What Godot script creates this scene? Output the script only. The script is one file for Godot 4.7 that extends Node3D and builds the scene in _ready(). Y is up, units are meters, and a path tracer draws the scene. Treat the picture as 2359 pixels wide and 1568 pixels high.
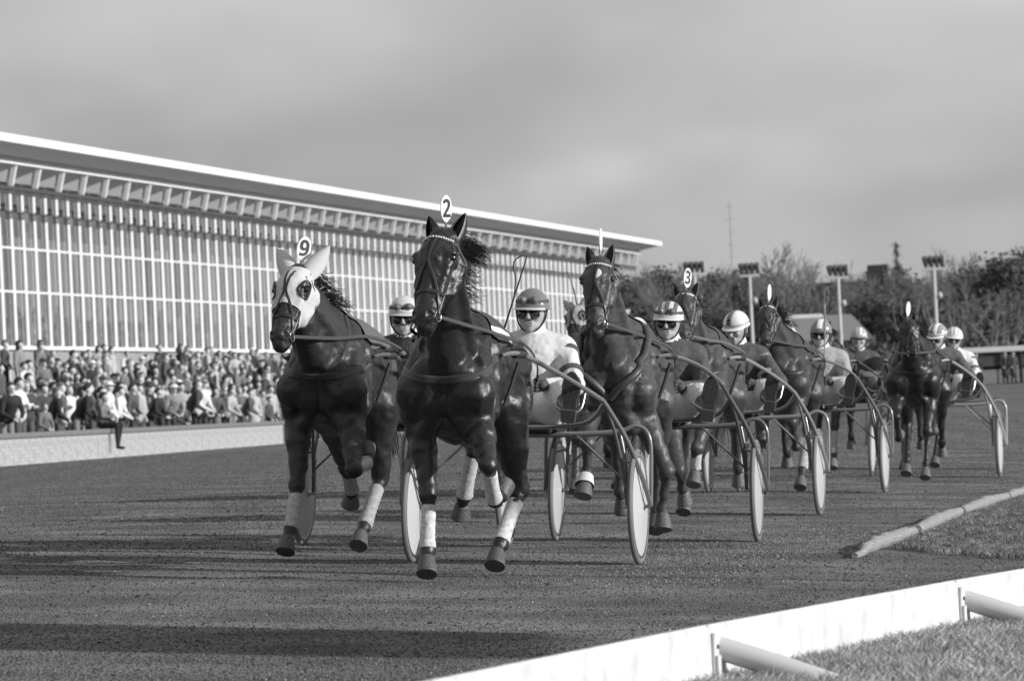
extends Node3D
# Harness race on a cinder track beside a long glazed grandstand, winter sun from the right.
# Picture coordinates used below are those of the photograph scaled to 2358 x 1568.
const F := 12000.0
const CX := 1179.0
const CY := 784.0
const EYE := Vector3(0, 1.17, 0)
const HEAD := -0.1728              # heading of the track: 9.9 degrees
var cam_basis := Basis.IDENTITY
var used := {}
var mats := {}
var tex := {}
var rng := RandomNumberGenerator.new()


# ---------------------------------------------------------------- shapes
class MB:
	var v := PackedVector3Array()
	var n := PackedVector3Array()
	var ix := PackedInt32Array()
	var uv := PackedVector2Array()
	func vert(p: Vector3, m: Vector3, t := Vector2.ZERO) -> int:
		v.append(p); n.append(m); uv.append(t)
		return v.size() - 1
	func tri(a: int, b: int, c: int) -> void:
		ix.append(a); ix.append(b); ix.append(c)
	func quad(a: Vector3, b: Vector3, c: Vector3, d: Vector3) -> void:
		var m := (b - a).cross(d - a)
		if m.length_squared() < 1e-16:
			m = (c - b).cross(d - c)
		m = m.normalized()
		var i := vert(a, m, Vector2(0, 0))
		vert(b, m, Vector2(1, 0)); vert(c, m, Vector2(1, 1)); vert(d, m, Vector2(0, 1))
		tri(i, i + 1, i + 2); tri(i, i + 2, i + 3)
	func box(t: Transform3D, s: Vector3, bevel := 0.0) -> void:
		var h := s * 0.5
		if bevel > 0.0:
			var bv := minf(bevel, minf(h.x, minf(h.y, h.z)) * 0.6)
			for ax in 3:
				for sg: float in [-1.0, 1.0]:
					var m := Vector3.ZERO; m[ax] = sg
					var u := Vector3.ZERO; u[(ax + 1) % 3] = 1.0
					var w := Vector3.ZERO; w[(ax + 2) % 3] = 1.0
					var c := m * h[ax]
					var eu := u * (h[(ax + 1) % 3] - bv)
					var ew := w * (h[(ax + 2) % 3] - bv)
					var pts := [c - eu - ew, c + eu - ew, c + eu + ew, c - eu + ew]
					if sg < 0: pts.reverse()
					quad(t * pts[0], t * pts[1], t * pts[2], t * pts[3])
			for ax in 3:
				for s1: float in [-1.0, 1.0]:
					for s2: float in [-1.0, 1.0]:
						var a1 := (ax + 1) % 3
						var a2 := (ax + 2) % 3
						var p1 := Vector3.ZERO; p1[a1] = s1 * h[a1]; p1[a2] = s2 * (h[a2] - bv)
						var p2 := Vector3.ZERO; p2[a1] = s1 * (h[a1] - bv); p2[a2] = s2 * h[a2]
						var e := Vector3.ZERO; e[ax] = h[ax] - bv
						var q := [p1 - e, p1 + e, p2 + e, p2 - e]
						var o := Vector3.ZERO; o[a1] = s1; o[a2] = s2
						if (q[1] - q[0]).cross(q[3] - q[0]).dot(o) < 0: q.reverse()
						quad(t * q[0], t * q[1], t * q[2], t * q[3])
			return
		for ax in 3:
			for sg: float in [-1.0, 1.0]:
				var c := Vector3.ZERO; c[ax] = sg * h[ax]
				var eu := Vector3.ZERO; eu[(ax + 1) % 3] = h[(ax + 1) % 3]
				var ew := Vector3.ZERO; ew[(ax + 2) % 3] = h[(ax + 2) % 3]
				var pts := [c - eu - ew, c + eu - ew, c + eu + ew, c - eu + ew]
				if sg < 0: pts.reverse()
				quad(t * pts[0], t * pts[1], t * pts[2], t * pts[3])
	func bx(c: Vector3, s: Vector3, bevel := 0.0) -> void:
		box(Transform3D(Basis.IDENTITY, c), s, bevel)
	func tube(pts: PackedVector3Array, rad: Variant, sides := 8, flat := 1.0, up := Vector3.UP) -> void:
		var m := pts.size()
		var first := v.size()
		var px := Vector3.ZERO
		for i in m:
			var t := (pts[mini(i + 1, m - 1)] - pts[maxi(i - 1, 0)]).normalized()
			var x := up.cross(t)
			if x.length() < 0.05: x = Vector3(1, 0, 0.3).cross(t)
			x = x.normalized()
			if i > 0 and x.dot(px) < 0: x = -x
			px = x
			var y := t.cross(x).normalized()
			var r: float = rad[i] if rad is Array or rad is PackedFloat32Array else rad
			for k in sides + 1:
				var a := TAU * k / sides
				var dir := x * cos(a) + y * sin(a) * flat
				var nn := (x * cos(a) * flat + y * sin(a)).normalized()
				vert(pts[i] + dir * r, nn, Vector2(float(k) / sides, float(i) / m))
		for i in m - 1:
			for k in sides:
				var a := first + i * (sides + 1) + k
				tri(a, a + 1, a + sides + 2); tri(a, a + sides + 2, a + sides + 1)
		for e: int in [0, m - 1]:
			var t := (pts[1] - pts[0]).normalized() * -1.0 if e == 0 else (pts[m - 1] - pts[m - 2]).normalized()
			var c := vert(pts[e], t)
			for k in sides:
				var p := vert(v[first + e * (sides + 1) + k], t)
				vert(v[first + e * (sides + 1) + k + 1], t)
				tri(c, p, p + 1)
	func lathe(t: Transform3D, prof: Array, segs := 16, sx := 1.0, sz := 1.0) -> void:
		# prof: [radius, height] from bottom to top, round the y axis of t
		var first := v.size()
		for i in prof.size():
			var a: Vector2 = prof[maxi(i - 1, 0)]
			var b: Vector2 = prof[mini(i + 1, prof.size() - 1)]
			var d := (b - a).normalized()
			for k in segs + 1:
				var an := TAU * k / segs
				var p := Vector3(cos(an) * prof[i].x * sx, prof[i].y, sin(an) * prof[i].x * sz)
				var m := Vector3(cos(an) * d.y / sx, -d.x, sin(an) * d.y / sz)
				if m.length() < 1e-6: m = Vector3.UP
				vert(t * p, (t.basis * m).normalized(), Vector2(float(k) / segs, float(i) / prof.size()))
		for i in prof.size() - 1:
			for k in segs:
				var a := first + i * (segs + 1) + k
				tri(a, a + 1, a + segs + 2); tri(a, a + segs + 2, a + segs + 1)
	func ball(t: Transform3D, r: Vector3, segs := 12, lo := -1.0) -> void:
		# an ellipsoid; lo cuts it below that share of its height
		var prof := []
		var rows := maxi(segs / 2, 5)
		for i in rows + 1:
			var a := lerpf(asin(lo), PI / 2, float(i) / rows)
			prof.append(Vector2(cos(a), sin(a)))
		lathe(t * Transform3D(Basis.from_scale(r), Vector3.ZERO), prof, segs)
	func prism(t: Transform3D, poly: PackedVector2Array, depth: float) -> void:
		# a flat outline in the xy plane of t, extruded along z
		var tr := Geometry2D.triangulate_polygon(poly)
		for z: float in [-depth / 2, depth / 2]:
			var first := v.size()
			for p in poly: vert(t * Vector3(p.x, p.y, z), (t.basis * Vector3(0, 0, signf(z))).normalized(), p)
			for i in range(0, tr.size(), 3): tri(first + tr[i], first + tr[i + 1], first + tr[i + 2])
		for i in poly.size():
			var a := poly[i]
			var b := poly[(i + 1) % poly.size()]
			quad(t * Vector3(a.x, a.y, -depth / 2), t * Vector3(b.x, b.y, -depth / 2), t * Vector3(b.x, b.y, depth / 2), t * Vector3(a.x, a.y, depth / 2))
	func commit() -> ArrayMesh:
		for i in range(0, ix.size(), 3):
			var a := ix[i]
			var b := ix[i + 1]
			var c := ix[i + 2]
			var cr := (v[b] - v[a]).cross(v[c] - v[a])
			if cr.dot(n[a] + n[b] + n[c]) > 0:
				ix[i + 1] = c; ix[i + 2] = b
		var arr := []
		arr.resize(Mesh.ARRAY_MAX)
		arr[Mesh.ARRAY_VERTEX] = v
		arr[Mesh.ARRAY_NORMAL] = n
		arr[Mesh.ARRAY_TEX_UV] = uv
		arr[Mesh.ARRAY_INDEX] = ix
		var m := ArrayMesh.new()
		m.add_surface_from_arrays(Mesh.PRIMITIVE_TRIANGLES, arr)
		return m


# ---------------------------------------------------------------- smooth bodies from capsules
class Field:
	var o: Vector3
	var h: float
	var nx: int
	var ny: int
	var nz: int
	var f := PackedFloat32Array()
	var tg := PackedByteArray()
	func _init(lo: Vector3, hi: Vector3, cell: float) -> void:
		o = lo; h = cell
		nx = int((hi.x - lo.x) / cell) + 2
		ny = int((hi.y - lo.y) / cell) + 2
		nz = int((hi.z - lo.z) / cell) + 2
		f.resize(nx * ny * nz); f.fill(1.0)
		tg.resize(nx * ny * nz)
	func cap(a: Vector3, b: Vector3, ra: float, rb: float, k: float, tag := 0, sx := 1.0) -> void:
		var rm := maxf(ra, rb)
		var mg := Vector3(rm * sx, rm, rm) + Vector3.ONE * (k + 2.5 * h)
		var lo := (a.min(b) - mg - o) / h
		var hi := (a.max(b) + mg - o) / h
		var i0 := clampi(int(lo.x), 0, nx - 1)
		var i1 := clampi(int(hi.x) + 1, 0, nx - 1)
		var j0 := clampi(int(lo.y), 0, ny - 1)
		var j1 := clampi(int(hi.y) + 1, 0, ny - 1)
		var k0 := clampi(int(lo.z), 0, nz - 1)
		var k1 := clampi(int(hi.z) + 1, 0, nz - 1)
		var ba := b - a
		ba.x /= sx
		var l2 := maxf(ba.length_squared(), 1e-9)
		var dr := rb - ra
		var ik := 1.0 / sx
		var cut := k + 2.5 * h
		for kz in range(k0, k1 + 1):
			for jy in range(j0, j1 + 1):
				var base := nx * (jy + ny * kz)
				var py := o.y + jy * h - a.y
				var pz := o.z + kz * h - a.z
				var yz := py * ba.y + pz * ba.z
				for i in range(i0, i1 + 1):
					var px := (o.x + i * h - a.x) * ik
					var t := clampf((px * ba.x + yz) / l2, 0.0, 1.0)
					var ex := px - ba.x * t
					var ey := py - ba.y * t
					var ez := pz - ba.z * t
					var d := sqrt(ex * ex + ey * ey + ez * ez) - ra - dr * t
					if d > cut: continue
					var at := base + i
					var c := f[at]
					if d < c: tg[at] = tag
					var e := k - absf(c - d)
					f[at] = minf(c, d) if e <= 0.0 else minf(c, d) - e * e / (4.0 * k)
	func ball(c: Vector3, r: float, k: float, tag := 0, sx := 1.0) -> void:
		cap(c, c + Vector3(0, 0.0001, 0), r, r, k, tag, sx)
	func groove(a: Vector3, b: Vector3, r: float, amp: float) -> void:
		# a soft furrow along a line that lies near the surface
		var mg := Vector3.ONE * r * 2.2
		var lo := (a.min(b) - mg - o) / h
		var hi := (a.max(b) + mg - o) / h
		var ba := b - a
		var l2 := maxf(ba.length_squared(), 1e-9)
		for kz in range(maxi(int(lo.z), 0), mini(int(hi.z) + 1, nz - 1) + 1):
			for jy in range(maxi(int(lo.y), 0), mini(int(hi.y) + 1, ny - 1) + 1):
				for i in range(maxi(int(lo.x), 0), mini(int(hi.x) + 1, nx - 1) + 1):
					var p := o + Vector3(i, jy, kz) * h - a
					var t := clampf(p.dot(ba) / l2, 0.0, 1.0)
					var d2 := (p - ba * t).length_squared()
					f[i + nx * (jy + ny * kz)] += amp * exp(-d2 / (r * r)) * (1.0 - absf(t - 0.5) * 1.2)
	func dig(c: Vector3, r: float, k: float) -> void:
		var lo := (c - Vector3.ONE * (r + k + h) - o) / h
		var hi := (c + Vector3.ONE * (r + k + h) - o) / h
		for kz in range(maxi(int(lo.z), 0), mini(int(hi.z) + 1, nz - 1) + 1):
			for jy in range(maxi(int(lo.y), 0), mini(int(hi.y) + 1, ny - 1) + 1):
				for i in range(maxi(int(lo.x), 0), mini(int(hi.x) + 1, nx - 1) + 1):
					var d := r - (o + Vector3(i, jy, kz) * h).distance_to(c)
					var at := i + nx * (jy + ny * kz)
					var e := maxf(k - absf(f[at] - d), 0.0)
					f[at] = maxf(f[at], d) + e * e / (4.0 * k)
	func lumps(noise: FastNoiseLite, amp: float, scale: float) -> void:
		# uneven flesh: shifts the surface a few millimetres
		for k in self.nz:
			for j in ny:
				var b := nx * (j + ny * k)
				for i in nx:
					var v := f[b + i]
					if v < 0.04 and v > -0.05:
						f[b + i] = v + amp * noise.get_noise_3d((o.x + i * h) * scale, (o.y + j * h) * scale, (o.z + k * h) * scale)
	func at(p: Vector3) -> float:
		var q := (p - o) / h
		var i := int(floor(q.x))
		var j := int(floor(q.y))
		var k := int(floor(q.z))
		if i < 0 or j < 0 or k < 0 or i >= nx - 1 or j >= ny - 1 or k >= nz - 1: return 1.0
		var u := q - Vector3(i, j, k)
		var b := i + nx * (j + ny * k)
		var s := nx * ny
		var c00 := lerpf(f[b], f[b + 1], u.x)
		var c10 := lerpf(f[b + nx], f[b + nx + 1], u.x)
		var c01 := lerpf(f[b + s], f[b + s + 1], u.x)
		var c11 := lerpf(f[b + s + nx], f[b + s + nx + 1], u.x)
		return lerpf(lerpf(c00, c10, u.y), lerpf(c01, c11, u.y), u.z)
	func grad(p: Vector3) -> Vector3:
		var e := h * 1.2
		return Vector3(at(p + Vector3(e, 0, 0)) - at(p - Vector3(e, 0, 0)), at(p + Vector3(0, e, 0)) - at(p - Vector3(0, e, 0)), at(p + Vector3(0, 0, e)) - at(p - Vector3(0, 0, e))).normalized()
	func hit(a: Vector3, b: Vector3) -> Array:
		# where the way from a to b first meets the body: [point, outward normal]
		var l := a.distance_to(b)
		var t := 0.0
		var step := h * 0.5
		while t < l:
			var p := a.lerp(b, t / l)
			if at(p) < 0.0:
				var lo := t - step
				for q in 6:
					var m := (lo + t) * 0.5
					if at(a.lerp(b, m / l)) < 0.0: t = m
					else: lo = m
				p = a.lerp(b, t / l)
				return [p, grad(p)]
			t += step
		return [b, (a - b).normalized()]
	func surf(out: Dictionary) -> void:
		# surface nets; appends to out: v, n, and one index list for each tag
		var s := nx * ny
		var cells := PackedInt32Array()
		var where := PackedInt32Array()
		where.resize(f.size())
		var V: PackedVector3Array = out.get("v", PackedVector3Array())
		var N: PackedVector3Array = out.get("n", PackedVector3Array())
		var T: PackedByteArray = out.get("t", PackedByteArray())
		var ids: Dictionary = out.get("ix", {})
		var lim := h * 3.0
		var eu := [0, 0, 0, 1, 1, 2, 2, 3, 4, 4, 5, 6]
		var ev := [1, 2, 4, 3, 5, 3, 6, 7, 5, 6, 7, 7]
		var off := [0, 1, nx, nx + 1, s, s + 1, s + nx, s + nx + 1]
		var cx := [0.0, 1.0, 0.0, 1.0, 0.0, 1.0, 0.0, 1.0]
		var cy := [0.0, 0.0, 1.0, 1.0, 0.0, 0.0, 1.0, 1.0]
		var cz := [0.0, 0.0, 0.0, 0.0, 1.0, 1.0, 1.0, 1.0]
		var w := PackedFloat32Array()
		w.resize(8)
		for k in nz - 1:
			for j in ny - 1:
				var base := nx * (j + ny * k)
				for i in nx - 1:
					var b := base + i
					var v0 := f[b]
					if v0 > lim or v0 < -lim: continue
					var neg := 0
					for c in 8:
						w[c] = f[b + off[c]]
						if w[c] < 0.0: neg += 1
					if neg == 0 or neg == 8: continue
					var sx := 0.0
					var sy := 0.0
					var sz := 0.0
					var cnt := 0
					for e in 12:
						var p: float = w[eu[e]]
						var q: float = w[ev[e]]
						if (p < 0.0) == (q < 0.0): continue
						var t := p / (p - q)
						sx += lerpf(cx[eu[e]], cx[ev[e]], t)
						sy += lerpf(cy[eu[e]], cy[ev[e]], t)
						sz += lerpf(cz[eu[e]], cz[ev[e]], t)
						cnt += 1
					var pos := o + (Vector3(i, j, k) + Vector3(sx, sy, sz) / cnt) * h
					var g := Vector3(w[1] + w[3] + w[5] + w[7] - w[0] - w[2] - w[4] - w[6], w[2] + w[3] + w[6] + w[7] - w[0] - w[1] - w[4] - w[5], w[4] + w[5] + w[6] + w[7] - w[0] - w[1] - w[2] - w[3])
					where[b] = V.size() + 1
					V.append(pos); N.append(g.normalized()); T.append(tg[b])
					cells.append(b)
		for b in cells:
			var v0 := f[b]
			var i := b % nx
			var j := (b / nx) % ny
			var k := b / s
			for ax in 3:
				var st: int = [1, nx, s][ax]
				var v1 := f[b + st]
				if (v0 < 0.0) == (v1 < 0.0): continue
				var o1: int = [nx, s, 1][ax]
				var o2: int = [s, 1, nx][ax]
				if (ax == 0 and (j == 0 or k == 0)) or (ax == 1 and (k == 0 or i == 0)) or (ax == 2 and (i == 0 or j == 0)): continue
				var a := where[b] - 1
				var c := where[b - o1] - 1
				var d := where[b - o1 - o2] - 1
				var e := where[b - o2] - 1
				if a < 0 or c < 0 or d < 0 or e < 0: continue
				var tag := T[a]
				if not ids.has(tag): ids[tag] = PackedInt32Array()
				if v0 > 0.0: ids[tag].append_array([a, c, d, a, d, e])
				else: ids[tag].append_array([a, d, c, a, e, d])
		out.v = V; out.n = N; out.t = T; out.ix = ids


func body_mesh(out: Dictionary, tags: Array) -> ArrayMesh:
	# one surface for each tag, in the order given
	var m := ArrayMesh.new()
	for tag: int in tags:
		var src: PackedInt32Array = out.ix.get(tag, PackedInt32Array())
		var map := {}
		var v := PackedVector3Array()
		var n := PackedVector3Array()
		var ix := PackedInt32Array()
		for i in src:
			if not map.has(i):
				map[i] = v.size()
				v.append(out.v[i]); n.append(out.n[i])
			ix.append(map[i])
		if v.is_empty():
			v = [Vector3.ZERO, Vector3(0, 0.0001, 0), Vector3(0.0001, 0, 0)]; n = [Vector3.UP, Vector3.UP, Vector3.UP]; ix = [0, 1, 2]
		var arr := []
		arr.resize(Mesh.ARRAY_MAX)
		arr[Mesh.ARRAY_VERTEX] = v
		arr[Mesh.ARRAY_NORMAL] = n
		arr[Mesh.ARRAY_INDEX] = ix
		m.add_surface_from_arrays(Mesh.PRIMITIVE_TRIANGLES, arr)
	return m


# ---------------------------------------------------------------- nodes
func numbered(called: String) -> String:
	var k: int = used.get(called, 0)
	used[called] = k + 1
	return called if k == 0 else "%s_%03d" % [called, k]

func thing(called: String, label: String, category: String, at := Transform3D.IDENTITY, group := "", kind := "") -> Node3D:
	var o := Node3D.new()
	o.name = numbered(called)
	add_child(o)
	o.transform = at
	tag(o, label, category, group, kind)
	return o

func tag(o: Node, label: String, category := "", group := "", kind := "") -> void:
	if label: o.set_meta("label", label)
	if category: o.set_meta("category", category)
	if group: o.set_meta("group", group)
	if kind: o.set_meta("kind", kind)

func part(called: String, m: Mesh, material: Material, parent: Node, at := Transform3D.IDENTITY) -> MeshInstance3D:
	var o := MeshInstance3D.new()
	o.name = called if parent != self else numbered(called)
	o.mesh = m
	if material: o.material_override = material
	o.transform = at
	parent.add_child(o, true)
	return o

func struct(called: String, m: Mesh, material: Material, label := "") -> MeshInstance3D:
	var o := part(called, m, material, self)
	o.set_meta("kind", "structure")
	if label: o.set_meta("label", label)
	return o


# ---------------------------------------------------------------- materials
func noise_tex(key: String, freq: float, lo: float, hi: float, octaves := 3, size := 512, normal := false, strength := 4.0, type := FastNoiseLite.TYPE_SIMPLEX_SMOOTH, sd := 1) -> NoiseTexture2D:
	if tex.has(key): return tex[key]
	var nz := FastNoiseLite.new()
	nz.seed = sd
	nz.noise_type = type
	nz.frequency = freq
	nz.fractal_octaves = octaves
	var t := NoiseTexture2D.new()
	t.width = size; t.height = size
	t.seamless = true
	t.noise = nz
	t.as_normal_map = normal
	t.bump_strength = strength
	if not normal:
		var g := Gradient.new()
		g.set_color(0, Color(lo, lo, lo)); g.set_color(1, Color(hi, hi, hi))
		t.color_ramp = g
	tex[key] = t
	return t

func mat(g: float, rough := 0.8, o := {}) -> StandardMaterial3D:
	# g: linear reflectance; the photograph is black and white, so every colour is a grey
	var key := "%f %f %s" % [g, rough, str(o)]
	if mats.has(key): return mats[key]
	var m := StandardMaterial3D.new()
	m.albedo_color = Color(g, g, g).linear_to_srgb()
	m.roughness = rough
	m.metallic = o.get("metal", 0.0)
	m.metallic_specular = o.get("spec", 0.5)
	if o.has("tex"):
		m.albedo_texture = tex[o.tex]
		m.uv1_triplanar = true
		m.uv1_world_triplanar = o.get("world", false)
		m.uv1_scale = Vector3.ONE * o.get("scale", 1.0)
	if o.has("bump"):
		m.normal_enabled = true
		m.normal_texture = tex[o.bump]
		m.normal_scale = o.get("bs", 1.0)
		m.uv1_triplanar = true
		m.uv1_world_triplanar = o.get("world", false)
		m.uv1_scale = Vector3.ONE * o.get("scale", 1.0)
	if o.has("stretch"): m.uv1_scale = o.stretch
	if o.has("sheen"):
		m.rim_enabled = true; m.rim = o.sheen; m.rim_tint = 0.5
	if o.has("back"):
		m.backlight_enabled = true
		m.backlight = Color(o.back, o.back, o.back)
	mats[key] = m
	return m

func glass(alpha: float, g := 0.02) -> StandardMaterial3D:
	var m := StandardMaterial3D.new()
	m.transparency = BaseMaterial3D.TRANSPARENCY_ALPHA
	m.albedo_color = Color(g, g, g, alpha)
	m.roughness = 0.05
	return m


# ---------------------------------------------------------------- from the picture to the place
func ray(X: float, Y: float) -> Vector3:
	return cam_basis * Vector3((X - CX) / F, (CY - Y) / F, -1.0)

func away(X: float, Y: float, d: float) -> Vector3:
	var r := ray(X, Y)
	return EYE + r * (d / -r.z)

func gh(x: float, z: float) -> float:
	# the banked track: it rises outwards, levels off at the outer edge and climbs into the far bend
	var d := -z
	var q := -0.985 * x + 0.172 * d
	var g := 0.0
	if q < -6.0: g = -0.282
	elif q < 8.0: g = 0.047 * q
	else:
		var t := minf((q - 8.0) / 6.0, 1.0)
		g = 0.376 + 0.282 * (t - t * t * 0.5)
	return g + 0.85 * smoothstep(70.0, 290.0, d) * smoothstep(-4.0, 6.0, x)

func on_ground(X: float, Y: float, up := 0.0) -> Vector3:
	var r := ray(X, Y)
	var d := 6.0
	while d < 900.0:
		var p := EYE + r * (d / -r.z)
		if p.y < gh(p.x, p.z) + up:
			var lo := d / 1.02
			for i in 20:
				var m := (lo + d) * 0.5
				p = EYE + r * (m / -r.z)
				if p.y < gh(p.x, p.z) + up: d = m
				else: lo = m
			return EYE + r * (d / -r.z)
		d *= 1.02
	return EYE + r * (900.0 / -r.z)

func smooth(pts: Array, per := 6) -> PackedVector3Array:
	var out := PackedVector3Array()
	var n := pts.size()
	for i in n - 1:
		var a: Vector3 = pts[maxi(i - 1, 0)]
		var b: Vector3 = pts[i]
		var c: Vector3 = pts[i + 1]
		var d: Vector3 = pts[mini(i + 2, n - 1)]
		for k in per: out.append(b.cubic_interpolate(c, a, d, float(k) / per))
	out.append(pts[n - 1])
	return out

func frame_along(a: Vector3, b: Vector3, hint := Vector3(0, 0, 1)) -> Transform3D:
	# y from a to b
	var y := (b - a).normalized()
	var x := y.cross(hint)
	if x.length() < 0.05: x = y.cross(Vector3(1, 0, 0))
	x = x.normalized()
	return Transform3D(Basis(x, y, x.cross(y)), a)


# ---------------------------------------------------------------- horses
func horse_shape(sp: Dictionary) -> Dictionary:
	var poll: Vector3 = sp.poll
	var nose: Vector3 = sp.nose
	var cell: float = sp.cell
	var lo := Vector3(-0.42, 0.02, -1.3)
	var hi := Vector3(0.42, 1.75, 1.0)
	for leg: Array in sp.legs:
		for p: Vector3 in leg:
			lo = lo.min(p - Vector3.ONE * 0.1); hi = hi.max(p + Vector3.ONE * 0.1)
	hi = hi.max(poll + Vector3(0.2, 0.1, 0.12)); lo = lo.min(poll - Vector3(0.2, 0.2, 0.2))
	var f := Field.new(lo, hi, cell)
	# trunk
	f.cap(Vector3(0, 1.2, 0.4), Vector3(0, 1.17, -0.15), 0.255, 0.295, 0.05, 0, 0.74)
	f.cap(Vector3(0, 1.1, 0.3), Vector3(0, 1.14, -0.35), 0.24, 0.235, 0.08, 0, 0.86)
	f.cap(Vector3(0, 1.24, -0.15), Vector3(0, 1.23, -0.62), 0.2, 0.2, 0.1, 0, 0.95)
	f.cap(Vector3(0, 1.43, 0.36), Vector3(0, 1.4, 0.0), 0.09, 0.075, 0.1)
	f.cap(Vector3(0, 1.0, 0.5), Vector3(0, 0.9, 0.28), 0.13, 0.15, 0.05)
	# neck
	var hb := head_basis(poll, nose, sp.yaw)
	var top := poll + hb * Vector3(0, -0.09, -0.1)
	f.cap(Vector3(0, 1.26, 0.46), top, 0.225, 0.12, 0.06, 0, 0.66)
	f.cap(Vector3(0, 1.14, 0.56), top + hb * Vector3(0, -0.08, 0.02), 0.155, 0.092, 0.04, 0, 0.8)
	for s: float in [-1.0, 1.0]: f.cap(Vector3(0.11 * s, 1.2, 0.5), top + hb * Vector3(0.05 * s, -0.06, 0.0), 0.07, 0.045, 0.02)
	f.cap(Vector3(0, 1.42, 0.32), poll + hb * Vector3(0, 0.0, -0.12), 0.1, 0.055, 0.06, 0, 0.7)
	for k in 4:
		var s := -1.0 if k % 2 == 0 else 1.0
		var leg: Array = sp.legs[k]
		var kn: Vector3 = leg[0]
		var ft: Vector3 = leg[1]
		var co: Vector3 = leg[2]
		if k < 2:
			# shoulder, breast, fore leg
			var reach := clampf((kn.z - 0.45) * 0.35, -0.1, 0.16)
			var pt := Vector3(0.165 * s, 1.03, 0.56 + reach * 0.5)
			var el := Vector3(0.165 * s, 0.89, 0.42 + reach)
			f.cap(Vector3(0.1 * s, 1.38, 0.33), pt, 0.09, 0.11, 0.03)
			f.cap(Vector3(0.085 * s, 1.14, 0.62), Vector3(0.075 * s, 0.96, 0.6), 0.105, 0.09, 0.014)
			f.cap(Vector3(0.06 * s, 0.98, 0.62), Vector3(0.13 * s, 0.8, 0.5 + reach * 0.6), 0.07, 0.05, 0.016)
			f.cap(pt, el, 0.112, 0.1, 0.03)
			f.cap(Vector3(0.17 * s, 1.25, 0.3), Vector3(0.185 * s, 0.95, 0.3 + reach * 0.5), 0.09, 0.085, 0.025)
			var mid := el.lerp(kn, 0.4)
			f.cap(el, mid + Vector3(0.01 * s, 0, -0.01), 0.095, 0.07, 0.03)
			f.cap(mid, kn, 0.07, 0.043, 0.025)
			f.cap(mid + Vector3(0, 0, 0.02), el.lerp(kn, 0.75) + Vector3(-0.015 * s, 0, 0.012), 0.055, 0.03, 0.01)
			f.ball(kn + Vector3(0, 0, 0.008), 0.049, 0.025)
			f.cap(kn, ft, 0.035, 0.026, 0.02)
		else:
			var st := Vector3(0.18 * s, 0.95, -0.3 + clampf((kn.z + 0.6) * 0.3, -0.1, 0.12))
			f.cap(Vector3(0.11 * s, 1.19, -0.5), st, 0.165, 0.125, 0.06)
			f.cap(Vector3(0.11 * s, 1.17, -0.66), Vector3(0.14 * s, 0.98, -0.62), 0.155, 0.12, 0.05)
			var mid2 := st.lerp(kn, 0.45)
			f.cap(st, mid2, 0.13, 0.09, 0.04)
			f.cap(Vector3(0.15 * s, 0.98, -0.62), st.lerp(kn, 0.65), 0.12, 0.065, 0.05)
			f.cap(mid2, kn, 0.08, 0.052, 0.03)
			f.cap(st.lerp(kn, 0.6) + Vector3(0, 0, -0.07), kn + Vector3(0, 0.05, -0.05), 0.028, 0.026, 0.02)
			f.ball(kn, 0.052, 0.025)
			f.cap(kn, ft, 0.04, 0.03, 0.02)
		f.ball(ft, 0.038, 0.02)
		f.cap(ft, co, 0.031, 0.036, 0.02)
	# grooves between the muscles
	f.groove(Vector3(0, 1.24, 0.74), Vector3(0, 0.88, 0.7), 0.035, 0.03)
	for s: float in [-1.0, 1.0]:
		f.groove(Vector3(0.17 * s, 1.3, 0.55), Vector3(0.15 * s, 0.95, 0.68), 0.035, 0.024)
		f.groove(Vector3(0.27 * s, 1.34, 0.42), Vector3(0.25 * s, 0.9, 0.33), 0.035, 0.02)
		f.groove(Vector3(0.06 * s, 0.92, 0.7), Vector3(0.25 * s, 0.86, 0.5), 0.035, 0.02)
		f.groove(Vector3(0.28 * s, 1.3, -0.25), Vector3(0.28 * s, 0.95, -0.46), 0.045, 0.024)
		f.groove(Vector3(0.27 * s, 1.2, -0.62), Vector3(0.22 * s, 0.85, -0.52), 0.035, 0.02)
		f.groove(Vector3(0.17 * s, 1.22, 0.62), top + hb * Vector3(0.09 * s, -0.12, 0.04), 0.035, 0.02)
		f.groove(Vector3(0.19 * s, 1.42, 0.4), top + hb * Vector3(0.11 * s, 0.0, -0.06), 0.035, 0.012)
	var nz := FastNoiseLite.new()
	nz.seed = sp.seed; nz.frequency = 1.0; nz.fractal_octaves = 2
	f.lumps(nz, 0.012, 5.0)
	var cords := FastNoiseLite.new()
	cords.seed = sp.seed + 50; cords.frequency = 1.0
	cords.fractal_type = FastNoiseLite.FRACTAL_RIDGED; cords.fractal_octaves = 2
	f.lumps(cords, -0.007, 8.0)
	var out := {}
	f.surf(out)
	# head, on a finer grid
	var hs := poll.distance_to(nose) / 0.59
	var P := func(x: float, al: float, fr: float) -> Vector3: return poll + hb * (Vector3(x, -al, fr) * hs)
	var a := poll
	var b := poll
	for x: float in [-0.18, 0.18]:
		for al: float in [-0.1, 0.64]:
			for fr: float in [-0.24, 0.16]:
				a = a.min(P.call(x, al, fr)); b = b.max(P.call(x, al, fr))
	var g := Field.new(a, b, sp.head_cell)
	var ss := hs
	g.cap(P.call(0, 0.03, -0.055), P.call(0, 0.16, -0.02), 0.092 * ss, 0.104 * ss, 0.03)
	g.cap(P.call(0, 0.12, -0.0), P.call(0, 0.5, -0.005), 0.082 * ss, 0.054 * ss, 0.03, 0, 1.05)
	g.cap(P.call(0, 0.22, -0.06), P.call(0, 0.5, -0.035), 0.078 * ss, 0.05 * ss, 0.03)
	g.cap(P.call(0, 0.49, -0.008), P.call(0, 0.545, -0.02), 0.062 * ss, 0.053 * ss, 0.025)
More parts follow.
